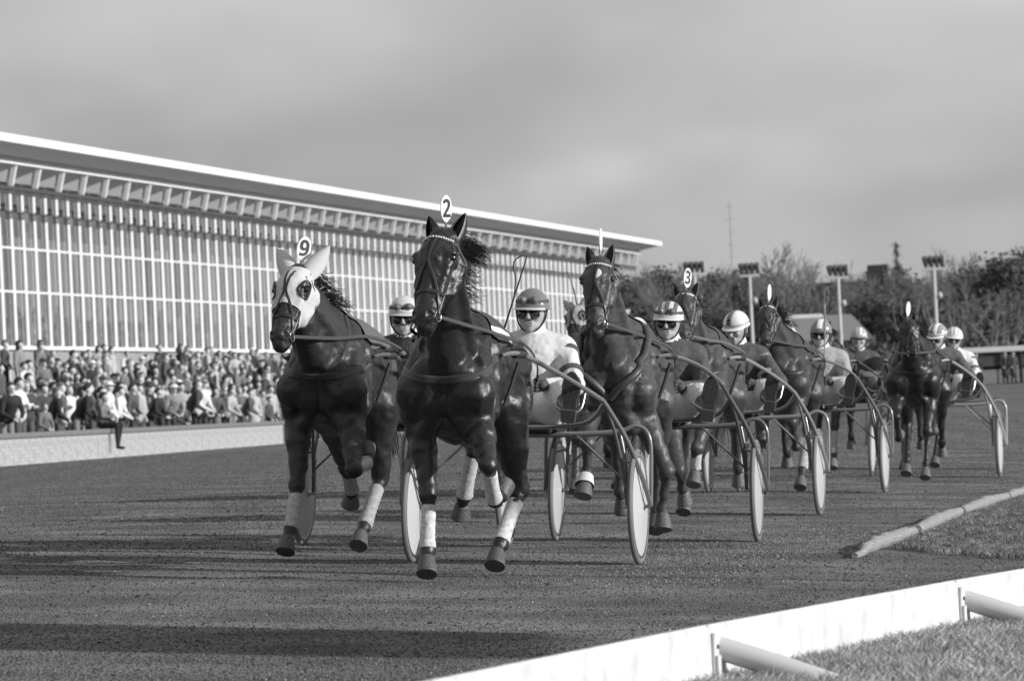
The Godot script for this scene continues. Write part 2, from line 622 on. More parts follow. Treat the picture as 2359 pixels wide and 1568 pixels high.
	g.cap(P.call(0, 0.47, -0.065), P.call(0, 0.555, -0.055), 0.034 * ss, 0.03 * ss, 0.012)
	for s: float in [-1.0, 1.0]:
		g.cap(P.call(0.058 * s, 0.15, -0.11), P.call(0.046 * s, 0.3, -0.1), 0.08 * ss, 0.055 * ss, 0.03)
		g.cap(P.call(0.082 * s, 0.14, 0.015), P.call(0.062 * s, 0.36, 0.0), 0.036 * ss, 0.024 * ss, 0.02)
		g.ball(P.call(0.102 * s, 0.145, 0.018), 0.031 * ss, 0.015)
		g.ball(P.call(0.042 * s, 0.505, 0.02), 0.031 * ss, 0.016)
		g.cap(P.call(0.05 * s, 0.28, -0.02), P.call(0.055 * s, 0.42, -0.03), 0.036 * ss, 0.025 * ss, 0.015)
		g.dig(P.call(0.127 * s, 0.165, 0.03), 0.02 * ss, 0.012)
		g.dig(P.call(0.054 * s, 0.512, 0.05), 0.024 * ss, 0.009)
		g.dig(P.call(0.062 * s, 0.5, 0.034), 0.013 * ss, 0.008)
	for s: float in [-1.0, 1.0]:
		g.groove(P.call(0.1 * s, 0.22, -0.035), P.call(0.075 * s, 0.38, -0.05), 0.02 * ss, 0.014)
		g.groove(P.call(0.13 * s, 0.12, -0.05), P.call(0.12 * s, 0.26, -0.07), 0.018 * ss, 0.012)
		g.groove(P.call(0.045 * s, 0.2, 0.08), P.call(0.045 * s, 0.44, 0.055), 0.02 * ss, 0.013)
		g.groove(P.call(0.09 * s, 0.2, 0.05), P.call(0.07 * s, 0.3, 0.05), 0.018 * ss, 0.01)
	for q in 9: g.dig(P.call(lerpf(-0.06, 0.06, q / 8.0), 0.56 - 0.012 * absf(q - 4.0) / 4.0, 0.012 - 0.05 * pow(absf(q - 4.0) / 4.0, 2.0)), 0.006, 0.006)
	g.lumps(nz, 0.006, 14.0)
	g.lumps(cords, -0.004, 16.0)
	g.surf(out)
	sp.out = out
	sp.field = f
	sp.head = g
	sp.hb = hb
	sp.hs = hs
	return sp

func head_basis(poll: Vector3, nose: Vector3, yaw: float) -> Basis:
	var d := (nose - poll).normalized()
	var nrm := Vector3(sin(yaw), 0.1, cos(yaw))
	nrm = (nrm - d * nrm.dot(d)).normalized()
	var u := -d
	return Basis(u.cross(nrm), u, nrm)

func strap(fl: Field, way: Array, width: float, thick := 0.006, per := 5, lift := 0.0) -> MB:
	# a band that lies on the body: way holds [from outside, towards inside]
	var fr := PackedVector3Array()
	var to := PackedVector3Array()
	var A := []
	var B := []
	for w: Array in way: A.append(w[0]); B.append(w[1])
	fr = smooth(A, per); to = smooth(B, per)
	var P := PackedVector3Array()
	var N := PackedVector3Array()
	for i in fr.size():
		var h := fl.hit(fr[i], to[i])
		P.append(h[0] + h[1] * lift); N.append(h[1])
	for r in 2:
		for i in range(1, P.size() - 1):
			P[i] = P[i] * 0.5 + (P[i - 1] + P[i + 1]) * 0.25
			N[i] = (N[i] * 0.5 + (N[i - 1] + N[i + 1]) * 0.25).normalized()
	return ribbon(P, N, width, thick)

func ribbon(P: PackedVector3Array, N: PackedVector3Array, width: float, thick: float) -> MB:
	var mb := MB.new()
	var m := P.size()
	for i in m - 1:
		var q := []
		for k in 2:
			var j := i + k
			var t := (P[mini(j + 1, m - 1)] - P[maxi(j - 1, 0)]).normalized()
			var w := t.cross(N[j]).normalized() * width * 0.5
			var up := N[j] * thick
			q.append([P[j] - w - up, P[j] - w + up * 0.7, P[j] - w * 0.6 + up * 1.15, P[j] + w * 0.6 + up * 1.15, P[j] + w + up * 0.7, P[j] + w - up, N[j], w.normalized()])
		var nn := [[-1.0, 0.1], [-0.6, 1.0], [0.0, 1.0], [0.6, 1.0], [1.0, 0.1]]
		for e in 5:
			var ids := []
			for k in 2:
				var m3: Vector3 = (q[k][7] * nn[e][0] + q[k][6] * nn[e][1]).normalized()
				ids.append(mb.vert(q[k][e], m3)); ids.append(mb.vert(q[k][e + 1], m3))
			mb.tri(ids[0], ids[1], ids[3]); mb.tri(ids[0], ids[3], ids[2])
	return mb

func join(list: Array) -> ArrayMesh:
	var mb := MB.new()
	for x: MB in list:
		var o := mb.v.size()
		mb.v.append_array(x.v); mb.n.append_array(x.n); mb.uv.append_array(x.uv)
		for i in x.ix: mb.ix.append(i + o)
	return mb.commit()

func patch(fl: Field, c: Callable, nu: int, nv: int, lift: float) -> MB:
	# a cloth laid on the body; c(u, v) gives [outside, inside]
	var mb := MB.new()
	for j in nv + 1:
		for i in nu + 1:
			var w: Array = c.call(float(i) / nu, float(j) / nv)
			var h := fl.hit(w[0], w[1])
			mb.vert(h[0] + h[1] * lift, h[1], Vector2(float(i) / nu, float(j) / nv))
	for j in nv:
		for i in nu:
			var a := j * (nu + 1) + i
			mb.tri(a, a + 1, a + nu + 2); mb.tri(a, a + nu + 2, a + nu + 1)
	return mb

func ear_mesh(len: float, closed := false) -> ArrayMesh:
	# a pointed, hollowed leaf standing on its base: y along the ear, opening towards +z
	var mb := MB.new()
	var rows := 9
	var seg := 14
	for i in rows + 1:
		var t := float(i) / rows
		var w := len * 0.27 * (sin(PI * (0.22 + 0.78 * t)) ** 0.8) * (1.0 - t * 0.15) + 0.001
		for k in seg + 1:
			var a := lerpf(-0.5, 0.5, float(k) / seg) * TAU * (1.0 if closed else 0.82) + PI
			var bend := len * 0.12 * t * t
			mb.vert(Vector3(sin(a) * w, t * len, cos(a) * w * 0.75 + bend), Vector3(sin(a), 0.25, cos(a)).normalized())
	for i in rows:
		for k in seg:
			var a := i * (seg + 1) + k
			mb.tri(a, a + 1, a + seg + 2); mb.tri(a, a + seg + 2, a + seg + 1)
	return mb.commit()

func hair_strands(list: Array, r0: float) -> MB:
	var mb := MB.new()
	for s: Array in list:
		var pts := smooth(s, 4)
		var rr := PackedFloat32Array()
		for i in pts.size(): rr.append(maxf(r0 * (1.0 - 0.9 * float(i) / pts.size()), 0.0008))
		mb.tube(pts, rr, 4)
	return mb

func number_plate(parent: Node, at: Transform3D, w: float, h: float, digit: String) -> void:
	var poly := PackedVector2Array()
	for i in 28: poly.append(Vector2(cos(TAU * i / 28) * w / 2, sin(TAU * i / 28) * h / 2 + h / 2))
	var mb := MB.new()
	mb.prism(at, poly, 0.005)
	var o := part("number_plate", mb.commit(), mat(0.72, 0.5), parent)
	var st := MB.new()
	st.tube(PackedVector3Array([at * Vector3(0, -0.05, -0.004), at * Vector3(0, 0.03, -0.004)]), 0.005, 6)
	part("stalk", st.commit(), mat(0.4, 0.4), o)
	if digit:
		var tm := TextMesh.new()
		tm.text = digit
		var fo := SystemFont.new(); fo.font_names = ["Droid Sans"]; fo.font_weight = 700
		tm.font = fo
		tm.font_size = 64
		tm.pixel_size = h * 0.0125
		tm.depth = 0.002
		part("numeral", tm, mat(0.02, 0.6), o, at * Transform3D(Basis.from_scale(Vector3(w / h * 1.75, 1.15, 1)), Vector3(0, h * 0.5, 0.004)))

func make_horse(sp: Dictionary, tr: Transform3D) -> Node3D:
	var t := thing(sp.get("name", "trotting_horse"), sp.label, "horse", tr, "horses in the race")
	var coat: Material = sp.coat
	var body := part("body", body_mesh(sp.out, [0]), coat, t)
	body.name = "body"
	var leather: Material = mat(sp.get("leather", 0.022), 0.42, {"spec": 0.5})
	var fl: Field = sp.field
	var hd: Field = sp.head
	var hb: Basis = sp.hb
	var hs: float = sp.hs
	var poll: Vector3 = sp.poll
	var H := Transform3D(hb.scaled(Vector3.ONE), poll)
	var P := func(x: float, al: float, fr: float) -> Vector3: return H * (Vector3(x, -al, fr) * hs)
	# ears and eyes
	var hooded: float = sp.get("hood", 0.0)
	var hoodm := mat(hooded, 0.85, {"bump": "cloth", "scale": 9.0, "bs": 0.4})
	for s: float in [-1.0, 1.0]:
		var base: Vector3 = P.call(0.058 * s, 0.012, -0.05)
		var up := Basis(hb.z.normalized(), -s * sp.get("ear_out", 0.26)) * hb.y
		up = Basis(hb.x, -sp.get("ear_back", 0.0)) * up
		var x := up.cross(hb.z).normalized()
		var eb := Basis(x, up, x.cross(up).normalized())
		eb = Basis(up, s * 0.35) * eb
		part("ear", ear_mesh(0.175 * hs * (1.45 if hooded > 0 else 1.0), hooded > 0), hoodm if hooded > 0 else coat, t, Transform3D(eb, base - up * 0.012))
		var e := MB.new()
		e.ball(Transform3D(Basis.IDENTITY, P.call(0.111 * s, 0.163, 0.018)), Vector3.ONE * 0.021 * hs, 14)
		part("eye", e.commit(), mat(0.006, 0.06, {"spec": 0.7}), t)
	# hooves and leg wraps
	for k in 4:
		var leg: Array = sp.legs[k]
		var co: Vector3 = leg[2]
		var toe: Vector3 = leg[3]
		var hl := clampf(co.distance_to(toe), 0.07, 0.095)
		var ax := (toe - co).normalized()
		var ht := frame_along(co + ax * hl, co, Vector3(0, 0, 1))
		var hm := MB.new()
		hm.lathe(ht, [Vector2(0.0, -0.002), Vector2(0.055, 0.0), Vector2(0.061, 0.004), Vector2(0.059, 0.014), Vector2(0.044, hl), Vector2(0.04, hl + 0.012), Vector2(0.03, hl + 0.014)], 18, 1.0, 1.08)
		var ho := part("hoof", hm.commit(), mat(sp.get("hoof", 0.12), 0.55, {"tex": "hoof", "scale": 6.0}), t)
		ho.name = "hoof"
		var wr: float = (sp.wraps as Array)[k]
		if wr > 0.0:
			var a: Vector3 = (leg[0] as Vector3).lerp(leg[1], 0.2)
			var b: Vector3 = (leg[0] as Vector3).lerp(leg[1], 0.98)
			var pts := PackedVector3Array()
			var rr := PackedFloat32Array()
			for i in 19:
				var u := i / 18.0
				pts.append(a.lerp(b, u))
				var r := lerpf(0.042, 0.039, sin(u * PI)) + 0.005 * smoothstep(0.7, 1.0, u) + 0.0022 * (i % 2)
				if i == 0 or i == 18: r -= 0.007
				rr.append(r + (0.004 if k > 1 else 0.0))
			var wm := MB.new()
			wm.tube(pts, rr, 18)
			part("leg_wrap", wm.commit(), mat(wr, 0.9, {"bump": "cloth", "tex": "wrap", "scale": 2.5, "bs": 0.6}), t)
		elif wr < 0.0:
			# a short bell boot over the pastern
			var ft: Vector3 = leg[1]
			var bm := MB.new()
			bm.lathe(frame_along(co + ax * 0.02, ft, Vector3(0, 0, 1)), [Vector2(0.062, 0.0), Vector2(0.06, 0.01), Vector2(0.052, 0.06), Vector2(0.05, 0.075), Vector2(0.045, 0.08)], 18)
			part("bell_boot", bm.commit(), mat(-wr, 0.8, {"bump": "cloth", "scale": 6.0}), t)
	# bridle
	var po := func(al: float, deg: float, r := 0.3) -> Array:
		return [P.call(sin(deg_to_rad(deg)) * r, al, cos(deg_to_rad(deg)) * r - 0.03), P.call(0, al, -0.03)]
	var br := part("bridle", strap(hd, [po.call(0.39, -125.0), po.call(0.375, -80.0), po.call(0.37, -35.0), po.call(0.372, 0.0), po.call(0.37, 35.0), po.call(0.375, 80.0), po.call(0.39, 125.0)], 0.026).commit(), leather, t)
	for s: float in [-1.0, 1.0]:
		part("cheek_strap", strap(hd, [po.call(0.06, 62.0 * s), po.call(0.18, 84.0 * s), po.call(0.3, 80.0 * s), po.call(0.45, 84.0 * s), po.call(0.49, 90.0 * s)], 0.02).commit(), leather, br)
		part("throat_strap", strap(hd, [po.call(0.02, 85.0 * s), po.call(0.12, 112.0 * s), po.call(0.22, 130.0 * s), po.call(0.3, 165.0 * s)], 0.016).commit(), leather, br)
		part("face_strap", strap(hd, [po.call(0.045, 14.0 * s), po.call(0.13, 6.0 * s), po.call(0.21, 3.0 * s), po.call(0.28, 22.0 * s), po.call(0.37, 48.0 * s), po.call(0.48, 78.0 * s)], 0.017, 0.006, 5, 0.004).commit(), leather, br)
	var bb := strap(hd, [po.call(0.06, -95.0), po.call(0.055, -50.0), po.call(0.05, 0.0), po.call(0.055, 50.0), po.call(0.06, 95.0)], 0.024)
	part("brow_band", bb.commit(), mat(sp.get("brow", 0.03), 0.5), br)
	if sp.get("studs", false):
		for i in 17:
			var q: Array = po.call(0.055, lerpf(-66, 66, i / 16.0))
			var hh := hd.hit(q[0], q[1])
			var sm := MB.new()
			sm.ball(Transform3D(Basis.IDENTITY, hh[0] + hh[1] * 0.008), Vector3.ONE * 0.0065, 8)
			part("stud", sm.commit(), mat(0.75, 0.3), br)
	var bits := []
	for s: float in [-1.0, 1.0]:
		var bp: Vector3 = P.call(0.062 * s, 0.49, -0.02)
		bits.append(bp)
		var ring := PackedVector3Array()
		for i in 15: ring.append(bp + hb * Vector3(0.006 * s, cos(TAU * i / 14) * 0.03, sin(TAU * i / 14) * 0.03))
		var rm := MB.new()
		rm.tube(ring, 0.0045, 6)
		part("bit_ring", rm.commit(), mat(0.55, 0.25, {"metal": 1.0}), br)
	if hooded > 0.0:
		var L := []
		var hood := patch(hd, func(u: float, v: float) -> Array:
			var deg := lerpf(-150, 150, u)
			var al := lerpf(0.0, 0.335 - 0.05 * cos(deg_to_rad(deg)), v)
			return po.call(al, deg), 44, 24, 0.007)
		# eye openings
		var keep := PackedInt32Array()
		for i in range(0, hood.ix.size(), 3):
			var c := (hood.v[hood.ix[i]] + hood.v[hood.ix[i + 1]] + hood.v[hood.ix[i + 2]]) / 3.0
			var cut := false
			for s: float in [-1.0, 1.0]:
				var dv: Vector3 = hb.inverse() * (c - P.call(0.1 * s, 0.17, 0.02))
				if Vector2(dv.y / 1.35, dv.z).length() < 0.042 * hs and signf(dv.x + 0.1 * s) == s: cut = true
			if not cut: keep.append_array([hood.ix[i], hood.ix[i + 1], hood.ix[i + 2]])
		hood.ix = keep
		part("hood", hood.commit(), hoodm, t)
		for s: float in [-1.0, 1.0]:
			var rim := []
			for i in 19:
				var an := TAU * i / 18
				var q := Vector3(0, cos(an) * 0.058, sin(an) * 0.043) * hs
				var c0: Vector3 = P.call(0.1 * s, 0.17, 0.02) + hb * q
				rim.append([c0 + hb * Vector3(0.15 * s, 0, 0.02), c0 - hb * Vector3(0.12 * s, 0, 0.02)])
			part("eye_rim", strap(hd, rim, 0.018, 0.006, 2, 0.007).commit(), leather, t)
	# star on the forehead
	if sp.get("star", false):
		var st := patch(hd, func(u: float, v: float) -> Array:
			return po.call(lerpf(0.10, 0.175, v), lerpf(2, 2 + 24 * (0.25 + 0.75 * sin(PI * clampf(v * 0.8 + 0.15, 0.0, 1.0))), u)), 6, 8, 0.003)
		part("star_marking", st.commit(), mat(0.6, 0.8), t)
	# breast strap, girth, pad
	var hz := func(deg: float, y: float, r := 0.9) -> Array:
		return [Vector3(sin(deg_to_rad(deg)) * r, y, 0.3 + cos(deg_to_rad(deg)) * r), Vector3(0, y, 0.3)]
	var gz := func(deg: float, z: float) -> Array:
		return [Vector3(sin(deg_to_rad(deg)) * 0.8, 1.15 + cos(deg_to_rad(deg)) * 0.8, z), Vector3(0, 1.15, z)]
	var by: float = sp.get("breast", 1.13)
	var set2 := []
	if sp.get("collar", false):
		# rolled breast collar hanging in a V
		for s: float in [-1.0, 1.0]:
			var cw := []
			var pts := PackedVector3Array()
			for i in 13:
				var u := i / 12.0
				var deg := lerpf(2.0, 78.0, u) * s
				var y := lerpf(0.98, 1.42, pow(u, 0.8))
				var hh := fl.hit((hz.call(deg, y) as Array)[0], (hz.call(deg, y) as Array)[1])
				pts.append(hh[0] + hh[1] * 0.012)
			var cm := MB.new()
			cm.tube(pts, 0.025, 10)
			set2.append(cm)
	else:
		set2.append(strap(fl, [hz.call(-78.0, by + 0.1), hz.call(-50.0, by + 0.05), hz.call(-22.0, by), hz.call(0.0, by - 0.015), hz.call(22.0, by), hz.call(50.0, by + 0.05), hz.call(78.0, by + 0.1)], 0.05, 0.008, 6))
		if sp.get("martingale", false):
			set2.append(strap(fl, [hz.call(0.0, by - 0.02), hz.call(1.0, 1.02), hz.call(1.0, 0.93), [Vector3(0, 0.6, 0.66), Vector3(0, 1.1, 0.4)]], 0.04))
			for s: float in [-1.0, 1.0]:
				set2.append(strap(fl, [hz.call(2.0 * s, by - 0.02), hz.call(20.0 * s, by + 0.08), hz.call(36.0 * s, by + 0.22), hz.call(58.0 * s, by + 0.36)], 0.03))
	part("breast_collar", join(set2), mat(sp.get("collar_grey", 0.03), 0.45), t)
	var set3 := []
	set3.append(strap(fl, [gz.call(-170.0, 0.14), gz.call(-120.0, 0.15), gz.call(-70.0, 0.18), gz.call(-25.0, 0.2), gz.call(25.0, 0.2), gz.call(70.0, 0.18), gz.call(120.0, 0.15), gz.call(170.0, 0.14)], 0.07, 0.01, 6))
	part("girth", join(set3), leather, t)
	var pad := patch(fl, func(u: float, v: float) -> Array: return gz.call(lerpf(-56, 56, u), lerpf(0.3, -0.42, v)), 22, 12, 0.014)
	var pd := part("saddle_cloth", pad.commit(), mat(sp.get("cloth", 0.05), 0.85, {"bump": "cloth", "scale": 8.0, "bs": 0.5}), t)
	if sp.has("cloth_mark"):
		var ml := []
		var mk: Array = sp.cloth_mark
		for seg: Array in mk:
			var way := []
			for q: Vector2 in seg: way.append(gz.call(q.x, q.y))
			ml.append(strap(fl, way, 0.04, 0.003, 6, 0.019))
		part("cloth_numeral", join(ml), mat(0.75, 0.8), pd)
	# reins, from the bit past the pad to the driver's hands
	for s: float in [-1.0, 1.0]:
		var bp: Vector3 = bits[0] if s < 0 else bits[1]
		var mid := fl.hit(Vector3(0.6 * s, 1.5, 0.3), Vector3(0, 1.25, 0.3))
		var tp: Vector3 = mid[0] + mid[1] * 0.03
		var hand := Vector3(0.14 * s, 1.09, -1.58)
		var rp := smooth([bp, bp.lerp(tp, 0.5) + Vector3(0.03 * s, -0.01, 0), tp, tp.lerp(hand, 0.35) + Vector3(0.09 * s, 0.03, 0), tp.lerp(hand, 0.7) + Vector3(0.07 * s, 0.03, 0), hand], 6)
		var rn := PackedVector3Array()
		for i in rp.size(): rn.append(Vector3(s, 0.25, 0.1).normalized())
		part("rein", ribbon(rp, rn, 0.022, 0.003).commit(), mat(sp.get("rein", 0.05), 0.55), t)
	# mane and tail
	var r := RandomNumberGenerator.new()
	r.seed = sp.seed
	var list := []
	var blow: float = sp.get("mane", 0.12)
	for i in sp.get("mane_count", 70) * 2:
		var u := r.randf()
		var c := Vector3(0, 1.5, 0.34).lerp(poll + hb * Vector3(0, 0.02, -0.1), u) + Vector3(r.randf_range(-0.02, 0.02), 0.03, -0.02)
		var l := blow * r.randf_range(0.6, 1.25)
		var sd := sp.get("mane_side", 1.0) as float
		list.append([c, c + Vector3(0.3 * sd, 0.12 + 0.1 * r.randf(), -0.2) * l, c + Vector3(0.75 * sd, -0.02 + r.randf_range(-0.2, 0.2), -0.35) * l, c + Vector3((1.0 + r.randf_range(-0.1, 0.3)) * sd, r.randf_range(-0.45, 0.12), -0.4) * l])
	for i in sp.get("tuft", 0) * 2:
		var c := poll + hb * Vector3(0.03, 0.02 - 0.1 * r.randf(), -0.12)
		var l := r.randf_range(0.08, 0.16)
		list.append([c, c + Vector3(0.35, 0.1 * r.randf(), -0.1) * l, c + Vector3(0.85, r.randf_range(-0.3, 0.1), -0.1) * l, c + Vector3(1.15 + 0.3 * r.randf(), r.randf_range(-0.6, -0.15), 0) * l])
	part("mane", hair_strands(list, 0.0034).commit(), mat(0.012, 0.5), t)
	list = []
	for i in 60:
		var c := Vector3(r.randf_range(-0.03, 0.03), 1.36, -0.86)
		var e := Vector3(r.randf_range(-0.14, 0.14), r.randf_range(0.5, 0.75), -1.22 + r.randf_range(-0.1, 0.1))
		list.append([c, c + Vector3(0, 0.02, -0.14), c.lerp(e, 0.5) + Vector3(0, 0, -0.12), e])
	part("tail", hair_strands(list, 0.009).commit(), mat(0.012, 0.5), t)
	if sp.has("plate"):
		var pl: Array = sp.plate   # digit, turn about the stalk, lean
		var pb: Vector3 = P.call(0.01, -0.085, -0.02)
		number_plate(t, Transform3D(Basis(Vector3.UP, pl[1]) * Basis(Vector3(0, 0, 1), pl[2]), pb), 0.092, 0.148, pl[0])
	return t


# ---------------------------------------------------------------- sulkies
var wheel_parts := {}
func wheel_meshes() -> void:
	var ax := Transform3D(Basis(Vector3(0, 0, 1), PI / 2), Vector3.ZERO)
	var ty := MB.new()
	var prof := []
	for i in 13:
		var a := TAU * i / 12
		prof.append(Vector2(0.327 + cos(a) * 0.018, sin(a) * 0.018))
	ty.lathe(ax, prof, 56)
	wheel_parts.tyre = ty.commit()
	var di := MB.new()
	for s: float in [-1.0, 1.0]:
		var pf := [Vector2(0.0, 0.036 * s), Vector2(0.03, 0.036 * s), Vector2(0.06, 0.031 * s), Vector2(0.28, 0.014 * s), Vector2(0.296, 0.009 * s)]
		di.lathe(ax, pf, 48)
	wheel_parts.disc = di.commit()
	var rm := MB.new()
	rm.lathe(ax, [Vector2(0.294, -0.014), Vector2(0.312, -0.016), Vector2(0.314, -0.01), Vector2(0.314, 0.01), Vector2(0.312, 0.016), Vector2(0.294, 0.014), Vector2(0.294, -0.014)], 56)
	wheel_parts.rim = rm.commit()
	var hu := MB.new()
	hu.lathe(ax, [Vector2(0.0, -0.082), Vector2(0.011, -0.082), Vector2(0.011, -0.045), Vector2(0.024, -0.04), Vector2(0.024, 0.04), Vector2(0.011, 0.045), Vector2(0.011, 0.082), Vector2(0.0, 0.082)], 14)
	wheel_parts.hub = hu.commit()

func make_sulky(tr: Transform3D, label: String, tubes: float, disc: float, bend := 0.0) -> Node3D:
	var t := thing("racing_sulky", label, "sulky", tr, "sulkies in the race")
	var paint := mat(tubes * 1.5, 0.24, {"spec": 0.75})
	var steel := mat(0.42, 0.32, {"metal": 1.0})
	for s: float in [-1.0, 1.0]:
		var w := part("wheel", wheel_parts.disc, mat(disc, 0.35, {"tex": "spatter", "scale": 2.5, "spec": 0.5}), t, Transform3D(Basis(Vector3(0, 0, 1), 0.02 * s) * Basis(Vector3(1, 0, 0), 0.7 * s + label.length()), Vector3(0.68 * s, 0.345, 0)))
		part("tyre", wheel_parts.tyre, mat(0.15, 0.7), w)
		part("rim", wheel_parts.rim, mat(0.7, 0.25, {"metal": 1.0}), w)
		part("hub", wheel_parts.hub, steel, w)
		# shaft
		var sh := MB.new()
		var shr := PackedFloat32Array()
		for q in 25: shr.append(lerpf(0.009, 0.0145, minf(q / 4.0, 1.0)))
		sh.tube(smooth([Vector3(0.27 * s, 1.24, 2.34), Vector3(0.335 * s, 1.245, 2.1), Vector3(0.43 * s, 1.14 + bend, 1.4), Vector3(0.5 * s, 1.035 + bend, 0.75), Vector3(0.53 * s, 0.98, 0.42)], 6), shr, 10)
		part("shaft", sh.commit(), mat(tubes * 1.6, 0.2, {"spec": 0.8}), t)
		var tl := MB.new()
		tl.tube([Vector3(0.345 * s, 1.243, 2.06), Vector3(0.335 * s, 1.245, 2.1), Vector3(0.31 * s, 1.245, 2.18)], 0.021, 12)
		tl.tube([Vector3(0.325 * s, 1.2, 2.12), Vector3(0.29 * s, 1.08, 2.14), Vector3(0.25 * s, 0.96, 2.16)], 0.012, 6)
		part("tug_loop", tl.commit(), mat(0.025, 0.5), t)
		var fk := MB.new()
		fk.tube(smooth([Vector3(0.53 * s, 0.985, 0.43), Vector3(0.575 * s, 0.9, 0.36), Vector3(0.65 * s, 0.74, 0.24), Vector3(0.72 * s, 0.52, 0.1), Vector3(0.757 * s, 0.35, 0.0)], 6), 0.015, 8)
		part("fork", fk.commit(), paint, t)
		var ar := MB.new()
		ar.tube(smooth([Vector3(0.6 * s, 0.8, 0.0), Vector3(0.66 * s, 0.825, -0.01), Vector3(0.72 * s, 0.8, -0.02), Vector3(0.752 * s, 0.72, -0.02), Vector3(0.757 * s, 0.54, -0.01), Vector3(0.757 * s, 0.35, 0.0)], 6), 0.013, 8)
		part("arch", ar.commit(), paint, t)
		var inn := MB.new()
		inn.tube(smooth([Vector3(0.535 * s, 0.96, 0.4), Vector3(0.57 * s, 0.8, 0.22), Vector3(0.6 * s, 0.55, 0.06), Vector3(0.612 * s, 0.35, 0.0)], 5), 0.011, 8)
		inn.tube(smooth([Vector3(0.57 * s, 0.79, 0.0), Vector3(0.605 * s, 0.6, 0.01), Vector3(0.612 * s, 0.35, 0.0)], 5), 0.011, 8)
		inn.tube([Vector3(0.3 * s, 0.78, 0.02), Vector3(0.6 * s, 0.5, 0.03)], 0.008, 6)
		inn.tube([Vector3(0.597 * s, 0.62, 0.1), Vector3(0.70 * s, 0.6, 0.15)], 0.008, 6)
		inn.tube([Vector3(0.597 * s, 0.56, 0.0), Vector3(0.61 * s, 0.45, 0.05)], 0.008, 6)
		part("inner_fork", inn.commit(), paint, t)
		var st := MB.new()
		st.tube(smooth([Vector3(0.49 * s, 1.02 + bend, 0.82), Vector3(0.47 * s, 0.93, 0.86), Vector3(0.4 * s, 0.9, 0.88), Vector3(0.33 * s, 0.94, 0.86)], 5), 0.01, 8)
		part("stirrup", st.commit(), steel, t)
	var cb := MB.new()
	cb.tube(smooth([Vector3(-0.6, 0.8, 0), Vector3(-0.45, 0.78, 0.01), Vector3(0, 0.77, 0.01), Vector3(0.45, 0.78, 0.01), Vector3(0.6, 0.8, 0)], 5), 0.018, 10)
	cb.tube(smooth([Vector3(-0.54, 0.965, 0.4), Vector3(-0.4, 0.84, 0.3), Vector3(0, 0.82, 0.28), Vector3(0.4, 0.84, 0.3), Vector3(0.54, 0.965, 0.4)], 5), 0.014, 8)
	part("cross_bar", cb.commit(), paint, t)
	var se := MB.new()
	se.bx(Vector3(0, 0.812, -0.1), Vector3(0.42, 0.05, 0.34), 0.02)
	se.box(Transform3D(Basis(Vector3(1, 0, 0), -0.2), Vector3(0, 0.88, -0.28)), Vector3(0.4, 0.12, 0.03), 0.012)
	part("seat", se.commit(), mat(0.03, 0.5), t)
	var bt := MB.new()
	for s: float in [-1.0, 1.0]:
		bt.tube([Vector3(0.17 * s, 0.8, -0.22), Vector3(0.15 * s, 0.785, 0.03), Vector3(0.2 * s, 0.82, 0.28)], 0.011, 8)
	part("seat_brace", bt.commit(), paint, t)
	return t


